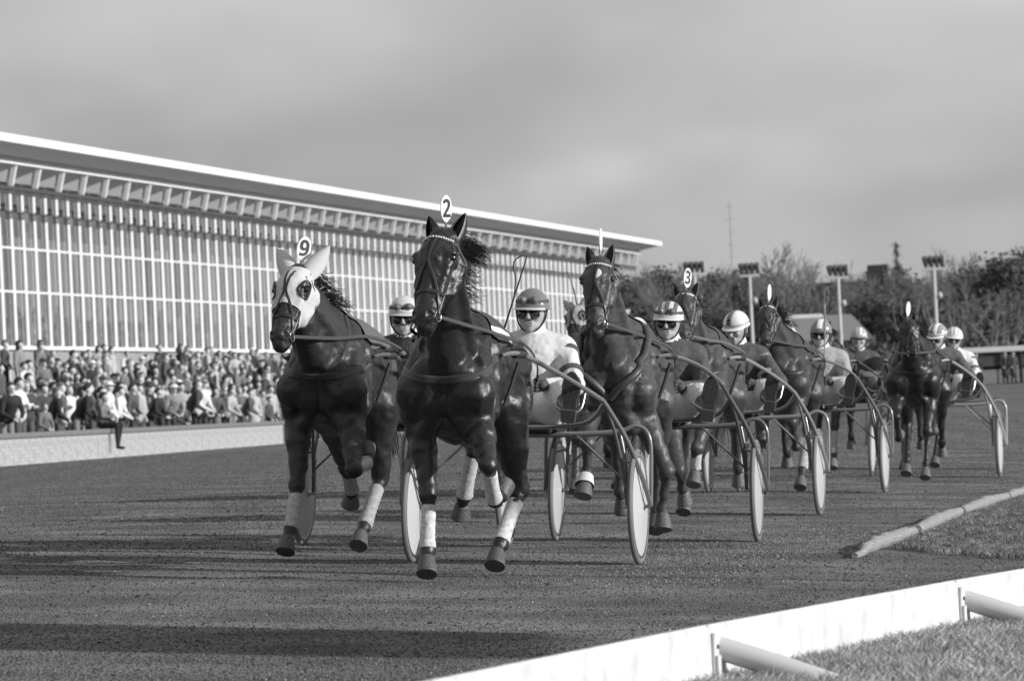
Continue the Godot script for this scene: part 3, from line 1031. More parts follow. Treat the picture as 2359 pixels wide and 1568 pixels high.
# ---------------------------------------------------------------- people in the sulkies
func driver_shape(pose: Dictionary) -> Dictionary:
	# tags: 0 skin, 1 jacket, 2 trousers, 3 boots, 4 scarf, 5 gloves
	var f := Field.new(Vector3(-0.55, 0.74, -0.36), Vector3(0.55, 1.5, 1.08), pose.cell)
	var lean: float = pose.lean
	var ch := Vector3(0, 1.25, -0.1 + lean)
	f.cap(Vector3(-0.06, 0.93, -0.1), Vector3(0.06, 0.93, -0.1), 0.135, 0.135, 0.05, 2)
	f.cap(Vector3(0, 1.0, -0.09), ch, 0.145, 0.16, 0.06, 1, 1.22)
	f.cap(ch + Vector3(-0.16, 0.04, 0), ch + Vector3(0.16, 0.04, 0), 0.085, 0.085, 0.05, 1)
	f.cap(ch + Vector3(0, 0.1, 0.02), ch + Vector3(0, 0.17, 0.04), 0.075, 0.07, 0.025, 4)
	f.cap(ch + Vector3(0, 0.15, 0.04), ch + Vector3(0, 0.24, 0.06), 0.055, 0.055, 0.01, 0)
	for s: float in [-1.0, 1.0]:
		var sh := ch + Vector3(0.19 * s, 0.03, 0.0)
		var el: Vector3 = (pose.elbow as Vector3) * Vector3(s, 1, 1)
		var wr: Vector3 = (pose.wrist as Vector3) * Vector3(s, 1, 1)
		if s > 0 and pose.has("elbow_r"):
			el = pose.elbow_r; wr = pose.wrist_r
		f.cap(sh, el, 0.075, 0.062, 0.04, 1)
		f.cap(el, wr, 0.06, 0.042, 0.03, 1)
		var kn := Vector3(0.27 * s, 1.02, 0.4)
		var an := Vector3(0.38 * s, 0.93, 0.8)
		f.cap(Vector3(0.09 * s, 0.92, -0.06), kn, 0.115, 0.083, 0.04, 2)
		f.cap(kn, kn.lerp(an, 0.45), 0.08, 0.075, 0.03, 2)
		f.cap(kn.lerp(an, 0.5), an, 0.066, 0.05, 0.012, 3)
		f.cap(an + Vector3(0, -0.03, 0.03), an + Vector3(0.02 * s, 0.17, 0.08), 0.045, 0.042, 0.02, 3)
		f.cap(an + Vector3(0.005 * s, 0.1, 0.06), an + Vector3(0.02 * s, 0.15, 0.075), 0.05, 0.046, 0.02, 3, 1.1)
		# cloth folds
		for q in 3: f.cap(sh.lerp(el, 0.45 + 0.2 * q) + Vector3(0.02 * s, 0, 0.05), sh.lerp(el, 0.55 + 0.2 * q) + Vector3(0.05 * s, 0.0, -0.03), 0.03, 0.02, 0.012, 1)
		for q in 3: f.cap(kn + Vector3(-0.06 * s, 0.03 - 0.02 * q, -0.08 * q), kn + Vector3(0.05 * s, 0.055, -0.03 - 0.08 * q), 0.02, 0.02, 0.012, 2)
	var out := {}
	f.surf(out)
	# hands: a closed palm, four curled fingers and a thumb
	for s: float in [-1.0, 1.0]:
		var wr: Vector3 = (pose.wrist as Vector3) * Vector3(s, 1, 1)
		if s > 0 and pose.has("wrist_r"): wr = pose.wrist_r
		var g := Field.new(wr - Vector3.ONE * 0.09, wr + Vector3(0.09, 0.09, 0.14), 0.0065)
		g.cap(wr, wr + Vector3(-0.01 * s, 0.0, 0.07), 0.03, 0.036, 0.015, 5)
		for q in 4:
			var k := wr + Vector3(-0.02 * s, 0.036 - 0.022 * q, 0.085)
			var ln: float = [0.03, 0.034, 0.031, 0.025][q]
			g.cap(k, k + Vector3(-0.02 * s, 0, ln * 0.5), 0.011, 0.0105, 0.006, 5)
			g.cap(k + Vector3(-0.02 * s, 0, ln * 0.5), k + Vector3(-0.035 * s, -0.003, -0.012), 0.0105, 0.009, 0.004, 5)
		g.cap(wr + Vector3(0.0, 0.03, 0.035), wr + Vector3(-0.03 * s, 0.052, 0.07), 0.014, 0.011, 0.008, 5)
		g.surf(out)
	# head
	var c: Vector3 = ch + Vector3(0, 0.255, 0.075)
	var hb := Basis(Vector3.UP, pose.turn) * Basis(Vector3(1, 0, 0), pose.nod)
	var Q := func(x: float, y: float, z: float) -> Vector3: return c + hb * Vector3(x, y, z)
	var hf := Field.new(c - Vector3(0.16, 0.19, 0.17), c + Vector3(0.16, 0.17, 0.18), 0.0075)
	hf.cap(Q.call(0, 0.03, -0.025), Q.call(0, 0.03, 0.02), 0.085, 0.082, 0.03, 0, 0.92)
	hf.cap(Q.call(0, -0.02, 0.03), Q.call(0, -0.07, 0.052), 0.066, 0.042, 0.03, 0)
	hf.ball(Q.call(0, -0.098, 0.068), 0.024, 0.02, 0)
	for s: float in [-1.0, 1.0]:
		hf.cap(Q.call(0.05 * s, -0.03, 0.0), Q.call(0.035 * s, -0.08, 0.035), 0.034, 0.024, 0.02, 0)
		hf.ball(Q.call(0.04 * s, -0.022, 0.074), 0.022, 0.02, 0)
		hf.cap(Q.call(0.082 * s, 0.02, -0.012), Q.call(0.08 * s, -0.03, -0.005), 0.016, 0.011, 0.008, 0)
		hf.dig(Q.call(0.034 * s, 0.008, 0.108), 0.015, 0.015)
	hf.cap(Q.call(-0.045, 0.028, 0.084), Q.call(0.045, 0.028, 0.084), 0.012, 0.012, 0.015, 0)
	hf.cap(Q.call(0, 0.018, 0.094), Q.call(0, -0.03, 0.116), 0.009, 0.013, 0.01, 0)
	hf.ball(Q.call(0.012, -0.036, 0.105), 0.009, 0.006, 0)
	hf.ball(Q.call(-0.012, -0.036, 0.105), 0.009, 0.006, 0)
	hf.cap(Q.call(-0.02, -0.06, 0.092), Q.call(0.02, -0.06, 0.092), 0.008, 0.008, 0.006, 0)
	hf.cap(Q.call(-0.017, -0.075, 0.089), Q.call(0.017, -0.075, 0.089), 0.009, 0.009, 0.006, 0)
	hf.cap(Q.call(0, -0.06, -0.01), Q.call(0, -0.16, -0.035), 0.055, 0.055, 0.02, 0)
	hf.surf(out)
	pose.out = out
	pose.skull = Transform3D(hb, c)
	return pose

func make_driver(tr: Transform3D, pose: Dictionary, label: String, st: Dictionary) -> Node3D:
	var t := thing("person", label, "person", tr, "drivers in the sulkies")
	var b := part("body", pose.mesh, null, t)
	var cl := {"bump": "folds", "scale": 1.6, "bs": 0.5}
	var mt := [mat(0.34, 0.6), mat(st.jacket, 0.75, cl), mat(st.trousers, 0.8, cl), mat(st.get("boots", 0.02), 0.4), mat(st.get("scarf", 0.75), 0.85, cl), mat(0.05, 0.7)]
	for i in 6: b.set_surface_override_material(i, mt[i])
	for s: float in [-1.0, 1.0]:
		# worn boot soles, which face the camera
		var an := Vector3(0.38 * s, 0.93, 0.8)
		var sole := PackedVector2Array()
		for i in 28:
			var q := TAU * i / 28.0
			var y := sin(q)
			sole.append(Vector2(cos(q) * (0.05 + 0.012 * smoothstep(-0.2, 0.7, y) - 0.012 * exp(-(y + 0.15) ** 2 * 9.0)), y * 0.15))
		var so := MB.new()
		so.prism(Transform3D(Basis(Vector3(0, 0, 1), -0.1 * s) * Basis(Vector3(1, 0, 0), 0.22), an + Vector3(0.012 * s, 0.08, 0.108)), sole, 0.016)
		so.prism(Transform3D(Basis(Vector3(0, 0, 1), -0.1 * s) * Basis(Vector3(1, 0, 0), 0.22), an + Vector3(0.0, -0.03, 0.1)), PackedVector2Array([Vector2(-0.04, -0.04), Vector2(0.04, -0.04), Vector2(0.045, 0.035), Vector2(-0.045, 0.035)]), 0.035)
		part("boot_sole", so.commit(), mat(0.13, 0.85, {"tex": "mud", "scale": 4.0}), t)
	var K: Transform3D = pose.skull
	K.basis = K.basis.scaled(Vector3(0.91, 0.94, 0.94))
	var hm := MB.new()
	hm.ball(K * Transform3D(Basis.IDENTITY, Vector3(0, 0.035, -0.005)), Vector3(0.112, 0.118, 0.13), 26, -0.12)
	hm.lathe(K * Transform3D(Basis.IDENTITY, Vector3(0, 0.018, -0.005)), [Vector2(0.111, 0.0), Vector2(0.116, 0.0), Vector2(0.117, 0.006), Vector2(0.112, 0.012)], 26, 1.0, 1.15)
	var he := part("helmet", hm.commit(), mat(st.helmet, 0.22, {"spec": 0.6}), t)
	# peak
	var pk := MB.new()
	var rows := []
	for j in 3:
		var row := []
		for i in 15:
			var a := lerpf(-1.05, 1.05, i / 14.0)
			var r := 1.0 + (0.22 * cos(a * 1.2)) * j * 0.5
			row.append(K * Vector3(sin(a) * 0.114 * r, 0.03 - 0.006 * j, cos(a) * 0.131 * r - 0.005))
		rows.append(row)
	for j in 2:
		for i in 14:
			pk.quad(rows[j][i], rows[j][i + 1], rows[j + 1][i + 1], rows[j + 1][i])
			pk.quad(rows[j][i] - K.basis.y * 0.004, rows[j + 1][i] - K.basis.y * 0.004, rows[j + 1][i + 1] - K.basis.y * 0.004, rows[j][i + 1] - K.basis.y * 0.004)
	for i in 14: pk.quad(rows[2][i], rows[2][i + 1], rows[2][i + 1] - K.basis.y * 0.004, rows[2][i] - K.basis.y * 0.004)
	part("peak", pk.commit(), mat(st.get("peak", st.helmet), 0.3), he)
	# stripes over the helmet
	if st.has("stripes"):
		for x: float in st.stripes:
			var sp := PackedVector3Array()
			var sn := PackedVector3Array()
			for i in 15:
				var a := lerpf(-1.25, 1.35, i / 14.0)
				var q := Vector3(x / 0.112, cos(a) * sqrt(1.0 - (x / 0.112) ** 2), sin(a) * sqrt(1.0 - (x / 0.112) ** 2))
				sp.append(K * (Vector3(0, 0.035, -0.005) + q * Vector3(0.1125, 0.1185, 0.1305)))
				sn.append(K.basis * (q / Vector3(0.112, 0.118, 0.13)).normalized())
			part("stripe", ribbon(sp, sn, st.get("stripe_width", 0.03), 0.0012).commit(), mat(st.stripe, 0.4), he)
	if st.has("band"):
		var bd := MB.new()
		bd.lathe(K * Transform3D(Basis.IDENTITY, Vector3(0, 0.05, -0.005)), [Vector2(0.1125, -0.006), Vector2(0.1137, -0.005), Vector2(0.1122, 0.005), Vector2(0.1105, 0.006)], 26, 1.0, 1.16)
		part("band", bd.commit(), mat(st.band, 0.4), he)
	if st.has("letter"):
		var tm := TextMesh.new()
		tm.text = st.letter
		var fo := SystemFont.new(); fo.font_names = ["Droid Serif"]; fo.font_weight = 700
		tm.font = fo; tm.font_size = 64; tm.pixel_size = 0.0011; tm.depth = 0.012
		part("letter", tm, mat(0.02, 0.5), he, K * Transform3D(Basis(Vector3.UP, -0.1) * Basis(Vector3(1, 0, 0), -0.45), Vector3(-0.005, 0.085, 0.116)))
	if st.get("goggles", false):
		var gm := MB.new()
		for s: float in [-1.0, 1.0]:
			gm.ball(K * Transform3D(Basis(Vector3.UP, s * 0.34) * Basis(Vector3(1, 0, 0), -0.35), Vector3(0.042 * s, 0.078, 0.112)), Vector3(0.038, 0.026, 0.014), 14)
		part("raised_goggles", gm.commit(), mat(0.12, 0.12, {"spec": 0.8}), he)
		var gs := MB.new()
		gs.lathe(K * Transform3D(Basis(Vector3(1, 0, 0), 0.05), Vector3(0, 0.072, -0.005)), [Vector2(0.107, -0.011), Vector2(0.1105, -0.011), Vector2(0.1065, 0.011), Vector2(0.103, 0.011)], 24, 1.0, 1.165)
		part("goggle_strap", gs.commit(), mat(0.06, 0.8), he)
	if st.get("glasses", true):
		var sg := MB.new()
		for s: float in [-1.0, 1.0]:
			sg.ball(K * Transform3D(Basis(Vector3.UP, s * 0.3), Vector3(0.039 * s, -0.012, 0.107)), Vector3(0.039, 0.033, 0.013), 14)
			sg.tube([K * Vector3(0.066 * s, 0.004, 0.09), K * Vector3(0.088 * s, 0.006, 0.0)], 0.0035, 6)
		sg.tube([K * Vector3(-0.015, 0.004, 0.116), K * Vector3(0.015, 0.004, 0.116)], 0.004, 6)
		part("dark_glasses", sg.commit(), mat(0.012, 0.1, {"spec": 0.7}), t)
	var cs := MB.new()
	for s: float in [-1.0, 1.0]:
		cs.tube(smooth([K * Vector3(0.105 * s, 0.02, 0.01), K * Vector3(0.092 * s, -0.05, 0.025), K * Vector3(0.05 * s, -0.11, 0.055), K * Vector3(0.0, -0.125, 0.065)], 4), 0.0055, 6)
	part("chin_strap", cs.commit(), mat(0.04, 0.7), he)
	if st.has("sleeve"):
		for s: float in [-1.0, 1.0]:
			var sh := Vector3(0.19 * s, 1.28, -0.1 + pose.lean)
			var el: Vector3 = (pose.elbow as Vector3) * Vector3(s, 1, 1)
			for q in 2:
				var c := sh.lerp(el, 0.12 + 0.55 * q)
				var fr := frame_along(c, el, Vector3(0, 0, 1))
				var rb := MB.new()
				rb.lathe(fr, [Vector2(0.076 - 0.004 * q, -0.018), Vector2(0.083 - 0.004 * q, -0.014), Vector2(0.082 - 0.004 * q, 0.014), Vector2(0.074 - 0.004 * q, 0.018)], 18)
				part("sleeve_stripe", rb.commit(), mat(st.sleeve, 0.8), t)
	return t


# ---------------------------------------------------------------- the scene
func _ready() -> void:
	# camera, sky, sun, exposure
	cam_basis = Basis.from_euler(Vector3(0.01342, 0.0, -0.047), EULER_ORDER_YXZ)
	var cam := Camera3D.new()
	cam.name = "camera"
	add_child(cam)
	cam.transform = Transform3D(cam_basis, EYE)
	var lens := CameraAttributesPhysical.new()
	lens.frustum_focal_length = 180.0
	lens.exposure_aperture = 9.0
	lens.frustum_focus_distance = 30.5
	cam.attributes = lens
	cam.fov = 7.476
	cam.near = 0.5
	cam.far = 4000.0
	cam.current = true
	var env := Environment.new()
	env.background_mode = Environment.BG_SKY
	env.sky = Sky.new()
	var pano := PanoramaSkyMaterial.new()
	pano.panorama = sky_picture()
	env.sky.sky_material = pano
	env.tonemap_mode = Environment.TONE_MAPPER_LINEAR
	env.tonemap_exposure = 1.0
	env.sdfgi_enabled = true
	env.ssao_enabled = true
	env.ssil_enabled = true
	var we := WorldEnvironment.new()
	we.name = "environment"
	we.environment = env
	add_child(we)
	var sun := DirectionalLight3D.new()
	sun.name = "sun"
	sun.light_energy = 1.6
	sun.light_angular_distance = 0.5
	sun.light_color = Color(1, 1, 1)
	sun.shadow_enabled = true
	add_child(sun)
	sun.look_at_from_position(Vector3.ZERO, Vector3(-1.0, -0.33, -0.4), Vector3.UP)
	# shared textures
	noise_tex("cinder", 0.09, 0.2, 1.0, 4, 1024, false, 0, FastNoiseLite.TYPE_SIMPLEX, 3)
	noise_tex("cinder_bump", 0.11, 0, 1, 3, 1024, true, 14.0, FastNoiseLite.TYPE_SIMPLEX, 5)
	noise_tex("patches", 0.012, 0.6, 1.0, 4, 512, false, 0, FastNoiseLite.TYPE_SIMPLEX_SMOOTH, 8)
	noise_tex("coat", 0.02, 0.55, 1.0, 4, 512, false, 0, FastNoiseLite.TYPE_SIMPLEX_SMOOTH, 9)
	noise_tex("coat_bump", 0.05, 0, 1, 5, 512, true, 5.0, FastNoiseLite.TYPE_SIMPLEX_SMOOTH, 10)
	noise_tex("cloth", 0.03, 0, 1, 4, 512, true, 6.0, FastNoiseLite.TYPE_SIMPLEX_SMOOTH, 12)
	noise_tex("mud", 0.03, 0.45, 1.0, 5, 512, false, 0, FastNoiseLite.TYPE_SIMPLEX, 13)
	noise_tex("hoof", 0.03, 0.5, 1.0, 4, 256, false, 0, FastNoiseLite.TYPE_SIMPLEX, 14)
	noise_tex("wood", 0.02, 0.7, 1.0, 3, 256, false, 0, FastNoiseLite.TYPE_SIMPLEX, 15)
	noise_tex("plaster", 0.02, 0.8, 1.0, 5, 512, false, 0, FastNoiseLite.TYPE_SIMPLEX, 16)
	noise_tex("spatter", 0.05, 0.35, 1.0, 2, 512, false, 0, FastNoiseLite.TYPE_CELLULAR, 17)
	var gr: Gradient = (tex.spatter as NoiseTexture2D).color_ramp
	gr.set_color(0, Color(0.35, 0.35, 0.35)); gr.set_color(1, Color(1, 1, 1))
	gr.add_point(0.16, Color(0.8, 0.8, 0.8)); gr.add_point(0.24, Color(0.97, 0.97, 0.97))
	noise_tex("wrap", 0.02, 0.7, 1.0, 4, 512, false, 0, FastNoiseLite.TYPE_SIMPLEX, 19)
	noise_tex("folds", 0.014, 0, 1, 2, 512, true, 22.0, FastNoiseLite.TYPE_SIMPLEX_SMOOTH, 23)
	build_ground()
	build_grandstand()
	build_rail()
	build_race()
	build_crowd()
	build_background()
	build_far_side()
	build_shadow_board()
	build_small_things()

func sky_picture() -> ImageTexture:
	# a pale winter sky with long soft banks of cloud, the same all round
	var w := 2048
	var h := 1024
	var im := Image.create_empty(w, h, false, Image.FORMAT_RF)
	var big := FastNoiseLite.new()
	big.seed = 40; big.frequency = 1.0; big.fractal_octaves = 4; big.noise_type = FastNoiseLite.TYPE_SIMPLEX_SMOOTH
	var data := PackedFloat32Array()
	data.resize(w * h)
	for j in h:
		var el := (0.5 - (j + 0.5) / h) * PI
		var e := absf(rad_to_deg(el))
		if el < 0.0:
			for i in w: data[j * w + i] = 0.2
			continue
		var step := 1 if e < 12.0 else 4
		var c := cos(el)
		var y := sin(el)
		var i := 0
		while i < w:
			var a := TAU * (i + 0.5) / w
			var px := sin(a) * c
			var pz := -cos(a) * c
			# clouds lie on a layer far overhead, so they draw out towards the horizon
			var k := 1.0 / (y + 0.09)
			var n := big.get_noise_3d(px * k * 0.62, pz * k * 0.62, 3.0)
			var n2 := big.get_noise_3d(px * 12.0, y * 24.0, pz * 12.0 + 5.0)
			var band := cos((e + 0.7 * n + 0.1) * TAU / 4.8)
			var n3 := big.get_noise_3d(px * 24.0 + 7.0, y * 60.0, pz * 24.0)
			var v := 0.49 + 0.08 * n + 0.11 * n2 + 0.055 * band + 0.07 * maxf(n3, 0.0)
			# a brighter cloud low over the end of the roof
			var az := wrapf(rad_to_deg(atan2(px, -pz)) - 0.5, -180.0, 180.0)
			v += 0.2 * exp(-(az / 0.9) ** 2 - ((e - 2.45 - 0.2 * az) / 0.32) ** 2) * (0.7 + 1.2 * n3)
			for q in step: data[j * w + i + q] = maxf(v, 0.16)
			i += step
	var rgb := PackedFloat32Array()
	rgb.resize(w * h * 3)
	for i in w * h:
		var v := data[i]
		rgb[i * 3] = v; rgb[i * 3 + 1] = v; rgb[i * 3 + 2] = v
	im.set_data(w, h, false, Image.FORMAT_RGBF, rgb.to_byte_array())
	return ImageTexture.create_from_image(im)

func sheet(xs: Array, ds: Array, lift: float) -> ArrayMesh:
	var mb := MB.new()
	for d: float in ds:
		for x: float in xs:
			var e := 0.4
			var nn := Vector3(gh(x - e, -d) - gh(x + e, -d), 2 * e, gh(x, -d - e) - gh(x, -d + e)).normalized()
			mb.vert(Vector3(x, gh(x, -d) + lift, -d), nn, Vector2(x, d))
	var n := xs.size()
	for j in ds.size() - 1:
		for i in n - 1:
			var a := j * n + i
			mb.tri(a, a + 1, a + n + 1); mb.tri(a, a + n + 1, a + n)
	return mb.commit()

var rail_line := []      # foot of the white board, near to far
var kerb_line := []      # row of straw rolls

func build_ground() -> void:
	var xs := [-900.0, -400.0, -200.0, -120.0, -80.0, -60.0]
	for i in 61: xs.append(-45.0 + i * 1.5)
	xs.append_array([52.0, 62.0, 80.0, 120.0, 200.0, 400.0, 900.0])
	var ds := [-200.0, -60.0, -20.0]
	var d := -4.0
	while d < 3000.0:
		ds.append(d)
		d += maxf(1.5, d * 0.045)
	ds.append(3400.0)
	var m := StandardMaterial3D.new()
	m.albedo_color = Color(0.97, 0.97, 0.97).linear_to_srgb()
	m.albedo_texture = tex.cinder
	m.uv1_triplanar = true; m.uv1_world_triplanar = true
	m.uv1_scale = Vector3.ONE * 0.75
	m.roughness = 0.95
	m.metallic_specular = 0.25
	m.normal_enabled = true
	m.normal_texture = tex.cinder_bump
	m.normal_scale = 1.0
	m.detail_enabled = true
	m.detail_albedo = tex.patches
	m.detail_blend_mode = BaseMaterial3D.BLEND_MODE_MUL
	m.uv2_triplanar = true; m.uv2_world_triplanar = true
	m.uv2_scale = Vector3.ONE * 0.11
	m.detail_uv_layer = BaseMaterial3D.DETAIL_UV_2
	struct("track", sheet(xs, ds, 0.0), m, "dark cinder trotting track with a rough gritty surface")

func scatter(called: String, label: String, category: String, mesh: Mesh, material: Material, list: Array) -> void:
	var mm := MultiMesh.new()
	mm.transform_format = MultiMesh.TRANSFORM_3D
	mm.use_colors = true
	mm.mesh = mesh
	mm.instance_count = list.size()
	for i in list.size():
		mm.set_instance_transform(i, list[i][0])
		var c: float = list[i][1]
		mm.set_instance_color(i, Color(c, c, c))
	var o := MultiMeshInstance3D.new()
	o.name = numbered(called)
	o.multimesh = mm
	o.material_override = material
	add_child(o)
	tag(o, label, category, "", "stuff")

func tint_mat(rough := 0.9, back := 0.0) -> StandardMaterial3D:
	var m := StandardMaterial3D.new()
	m.vertex_color_use_as_albedo = true
	m.roughness = rough
	m.metallic_specular = 0.25
	if back > 0:
		m.backlight_enabled = true
		m.backlight = Color(back, back, back)
	return m

func grass_tuft(blades: int, tall: float, sd: int) -> ArrayMesh:
	var r := RandomNumberGenerator.new()
	r.seed = sd
	var mb := MB.new()
	for i in blades:
		var a := r.randf() * TAU
		var b := Vector3(cos(a), 0, sin(a)) * r.randf_range(0.0, 0.05)
		var l := tall * r.randf_range(0.45, 1.1)
		var lean := Vector3(r.randf_range(-0.7, 0.7), 0, r.randf_range(-0.7, 0.7)) * l
		var w := Vector3(cos(a + 1.3), 0, sin(a + 1.3)) * r.randf_range(0.0016, 0.003)
		var p0 := b
		var p1 := b + lean * 0.3 + Vector3.UP * l * 0.6
		var p2 := b + lean + Vector3.UP * l * 0.95
		var nn := (w.cross(p1 - p0)).normalized()
		var q := mb.vert(p0 - w, nn); mb.vert(p0 + w, nn); mb.vert(p1 + w * 0.8, nn); mb.vert(p1 - w * 0.8, nn); mb.vert(p2, nn)
		mb.tri(q, q + 1, q + 2); mb.tri(q, q + 2, q + 3); mb.tri(q + 3, q + 2, q + 4)
	return mb.commit()

func side_of(line: Array, p: Vector3) -> float:
	# how far p lies to the right of the line that runs away from the camera
	var best := -99.0
	for i in line.size() - 1:
		var a: Vector3 = line[i]
		var b: Vector3 = line[i + 1]
		if (p.z <= a.z and p.z >= b.z) or (i == 0 and p.z > a.z) or (i == line.size() - 2 and p.z < b.z):
			var t := (p.z - a.z) / (b.z - a.z)
			best = p.x - lerpf(a.x, b.x, t)
	return best

func build_rail() -> void:
	# the low white board along the inner edge, on slanting tube braces
	var joints := [Vector2(300, 1712), Vector2(980, 1568), Vector2(1619, 1440), Vector2(2193, 1337), Vector2(2640, 1262)]
	var base := []
	for j: Vector2 in joints:
		var p := on_ground(j.x, j.y, 0.25)
		p.y -= 0.25
		base.append(p)
	rail_line = base
	var white := mat(0.82, 0.5, {"tex": "plaster", "scale": 0.35})
	for i in base.size() - 1:
		var a: Vector3 = base[i]
		var b: Vector3 = base[i + 1]
		var dir := (b - a)
		var l := dir.length()
		dir = dir.normalized()
		var rt := dir.cross(Vector3.UP).normalized()
		var up := rt.cross(dir)
		var fr := Transform3D(Basis(rt, up, -dir), a)
		var lab: String = ["white rail board running down out of the picture", "white low rail board with tube brace, its near end cut off by the frame", "white low rail board between two tube braces beside the grass", "white low rail board running off past the farther tube brace"][i]
		var t := thing("rail_board", lab, "rail", fr, "white boards along the inner edge")
		var mb := MB.new()
		mb.bx(Vector3(0, 0.125, -l / 2), Vector3(0.035, 0.25, l - 0.012), 0.006)
		part("board", mb.commit(), white, t)
		# bracket and brace at the near end of each board
		if i > 0:
			var bk := MB.new()
			bk.bx(Vector3(0.026, 0.12, -0.11), Vector3(0.014, 0.2, 0.15), 0.004)
			bk.bx(Vector3(0.04, 0.02, -0.05), Vector3(0.012, 0.24, 0.03), 0.004)
			part("bracket", bk.commit(), white, t)
			for q: Vector2 in [Vector2(0.17, -0.06), Vector2(0.19, -0.15)]:
				var bo := MB.new()
				bo.ball(Transform3D(Basis.IDENTITY, Vector3(0.036, q.x, q.y)), Vector3(0.006, 0.009, 0.009), 8)
				part("bolt", bo.commit(), mat(0.12, 0.5, {"metal": 0.6}), t)
			var tb := MB.new()
			tb.tube([Vector3(0.015, 0.165, -0.12), Vector3(0.25, 0.085, -0.13), Vector3(0.75, -0.1, -0.15)], 0.043, 16)
			part("brace_tube", tb.commit(), mat(0.5, 0.45), t)
	# straw rolls laid end to end along the track's inner edge farther off
	var ks := [Vector2(1962, 1287), Vector2(2109, 1232), Vector2(2215, 1186), Vector2(2318, 1152), Vector2(2420, 1124), Vector2(2520, 1098), Vector2(2640, 1070)]
	for k: Vector2 in ks: kerb_line.append(on_ground(k.x, k.y))
	var r := RandomNumberGenerator.new()
	r.seed = 5
	var straw := mat(0.5, 0.95, {"tex": "mud", "scale": 3.0, "bump": "cloth", "bs": 1.0})
	for i in kerb_line.size() - 1:
		var a: Vector3 = kerb_line[i]
		var b: Vector3 = kerb_line[i + 1]
		var lab: String = ["frayed straw roll at the end of the row, lying loose on the cinders", "straw roll second from the loose end of the row", "straw roll third from the loose end of the row", "straw roll fourth from the loose end of the row", "straw roll fifth from the loose end of the row", "straw roll sixth from the loose end of the row"][i]
		var t := thing("straw_roll", lab, "roll", Transform3D(Basis.IDENTITY, a), "straw rolls along the inner edge")
		var pts := PackedVector3Array()
		var rad := PackedFloat32Array()
		for k in 15:
			var u := k / 14.0
			var p := a.lerp(b, lerpf(0.015, 0.985, u)) - a
			p.y = gh(p.x + a.x, p.z + a.z) - a.y
			var rr := 0.048 * (0.55 + 0.45 * pow(sin(PI * clampf(u, 0.04, 0.96)), 0.3)) * r.randf_range(0.93, 1.07)
			if i == 0: rr *= lerpf(0.5, 1.0, smoothstep(0.0, 0.4, u))
			p += Vector3(r.randf_range(-0.02, 0.02), rr * 0.8, 0)
			pts.append(p); rad.append(rr)
		var mb := MB.new()
		mb.tube(pts, rad, 14)
		part("roll", mb.commit(), straw, t)
		var fz := MB.new()
		for k in 380:
			var u := r.randf()
			var j := int(u * 13.0)
			var c := pts[j].lerp(pts[j + 1], u * 13.0 - j)
			var an := r.randf() * TAU
			var ax := (b - a).normalized()
			var sd := ax.cross(Vector3.UP).normalized()
			var o := sd * cos(an) + Vector3.UP * sin(an)
			var p0 := c + o * rad[j] * 0.95
			var p1 := p0 + (o * r.randf_range(0.003, 0.013) + ax * r.randf_range(-0.04, 0.04) + sd * r.randf_range(-0.01, 0.01))
			var w := (p1 - p0).cross(Vector3(0.3, 0.6, 0.7)).normalized() * 0.0016
			var q := fz.vert(p0 - w, o); fz.vert(p0 + w, o); fz.vert(p1, o)
			fz.tri(q, q + 1, q + 2)
		part("loose_straw", fz.commit(), mat(0.5, 0.9), t).set_meta("kind", "stuff")
	# turf: inside the board, and the island behind the straw rolls
	var turf := mat(0.2, 0.95, {"tex": "mud", "scale": 1.6, "world": true})
	var mb2 := MB.new()
	var rows := []
	for i in 46:
		var d := 4.0 + i * 1.0
		if d > 42: break
		var x0 := edge_x(rail_line, d) + 0.03
		rows.append([d, x0])
	strip(mb2, rows, 24.0, 0.012)
	struct("infield_grass", mb2.commit(), turf, "rough grass inside the white rail")
	var mb3 := MB.new()
	rows = []
	for i in 80:
		var d := 31.7 + i * 0.5 if i < 12 else 37.7 + (i - 12) * 1.0
		rows.append([d, edge_x(kerb_line, d) + 0.06 + maxf(33.4 - d, 0.0) * 0.45])
	strip(mb3, rows, 24.0, 0.008)
	struct("grass_island", mb3.commit(), turf, "worn grass behind the straw rolls")
	# blades
	var near := []
	for i in 26000:
		var d := r.randf_range(14.5, 30.0)
		var x := edge_x(rail_line, d) + 0.03 + pow(r.randf(), 1.3) * 2.2
		if x / d > 0.112: continue
		near.append([Transform3D(Basis(Vector3.UP, r.randf() * TAU).scaled(Vector3.ONE * r.randf_range(0.6, 1.35)), Vector3(x, gh(x, -d) + 0.01, -d)), r.randf_range(0.14, 0.4) if r.randf() < 0.7 else r.randf_range(0.4, 0.65)])
	scatter("grass", "long winter grass growing inside the white rail board", "grass", grass_tuft(11, 0.085, 3), tint_mat(0.8, 0.25), near)
	var isl := []
	for i in 15000:
		var d := r.randf_range(31.75, 62.0)
		var x := edge_x(kerb_line, d) + 0.12 + pow(r.randf(), 1.2) * 2.6
		if d < 33.4: x += (33.4 - d) * 0.5
		if x / d > 0.112: continue
		isl.append([Transform3D(Basis(Vector3.UP, r.randf() * TAU).scaled(Vector3(1.3, r.randf_range(0.45, 0.9), 1.3)), Vector3(x, gh(x, -d) + 0.008, -d)), r.randf_range(0.07, 0.24) if r.randf() < 0.8 else r.randf_range(0.24, 0.42)])
	scatter("grass", "short trodden grass behind the row of straw rolls", "grass", grass_tuft(12, 0.06, 4), tint_mat(0.8, 0.25), isl)
	# grit on the track: pale stones drift towards the rail, dark crumbs lie everywhere
	var st := MB.new()
	st.ball(Transform3D.IDENTITY, Vector3(1.0, 0.62, 0.85), 6)
	var stone := st.commit()
	var grit := []
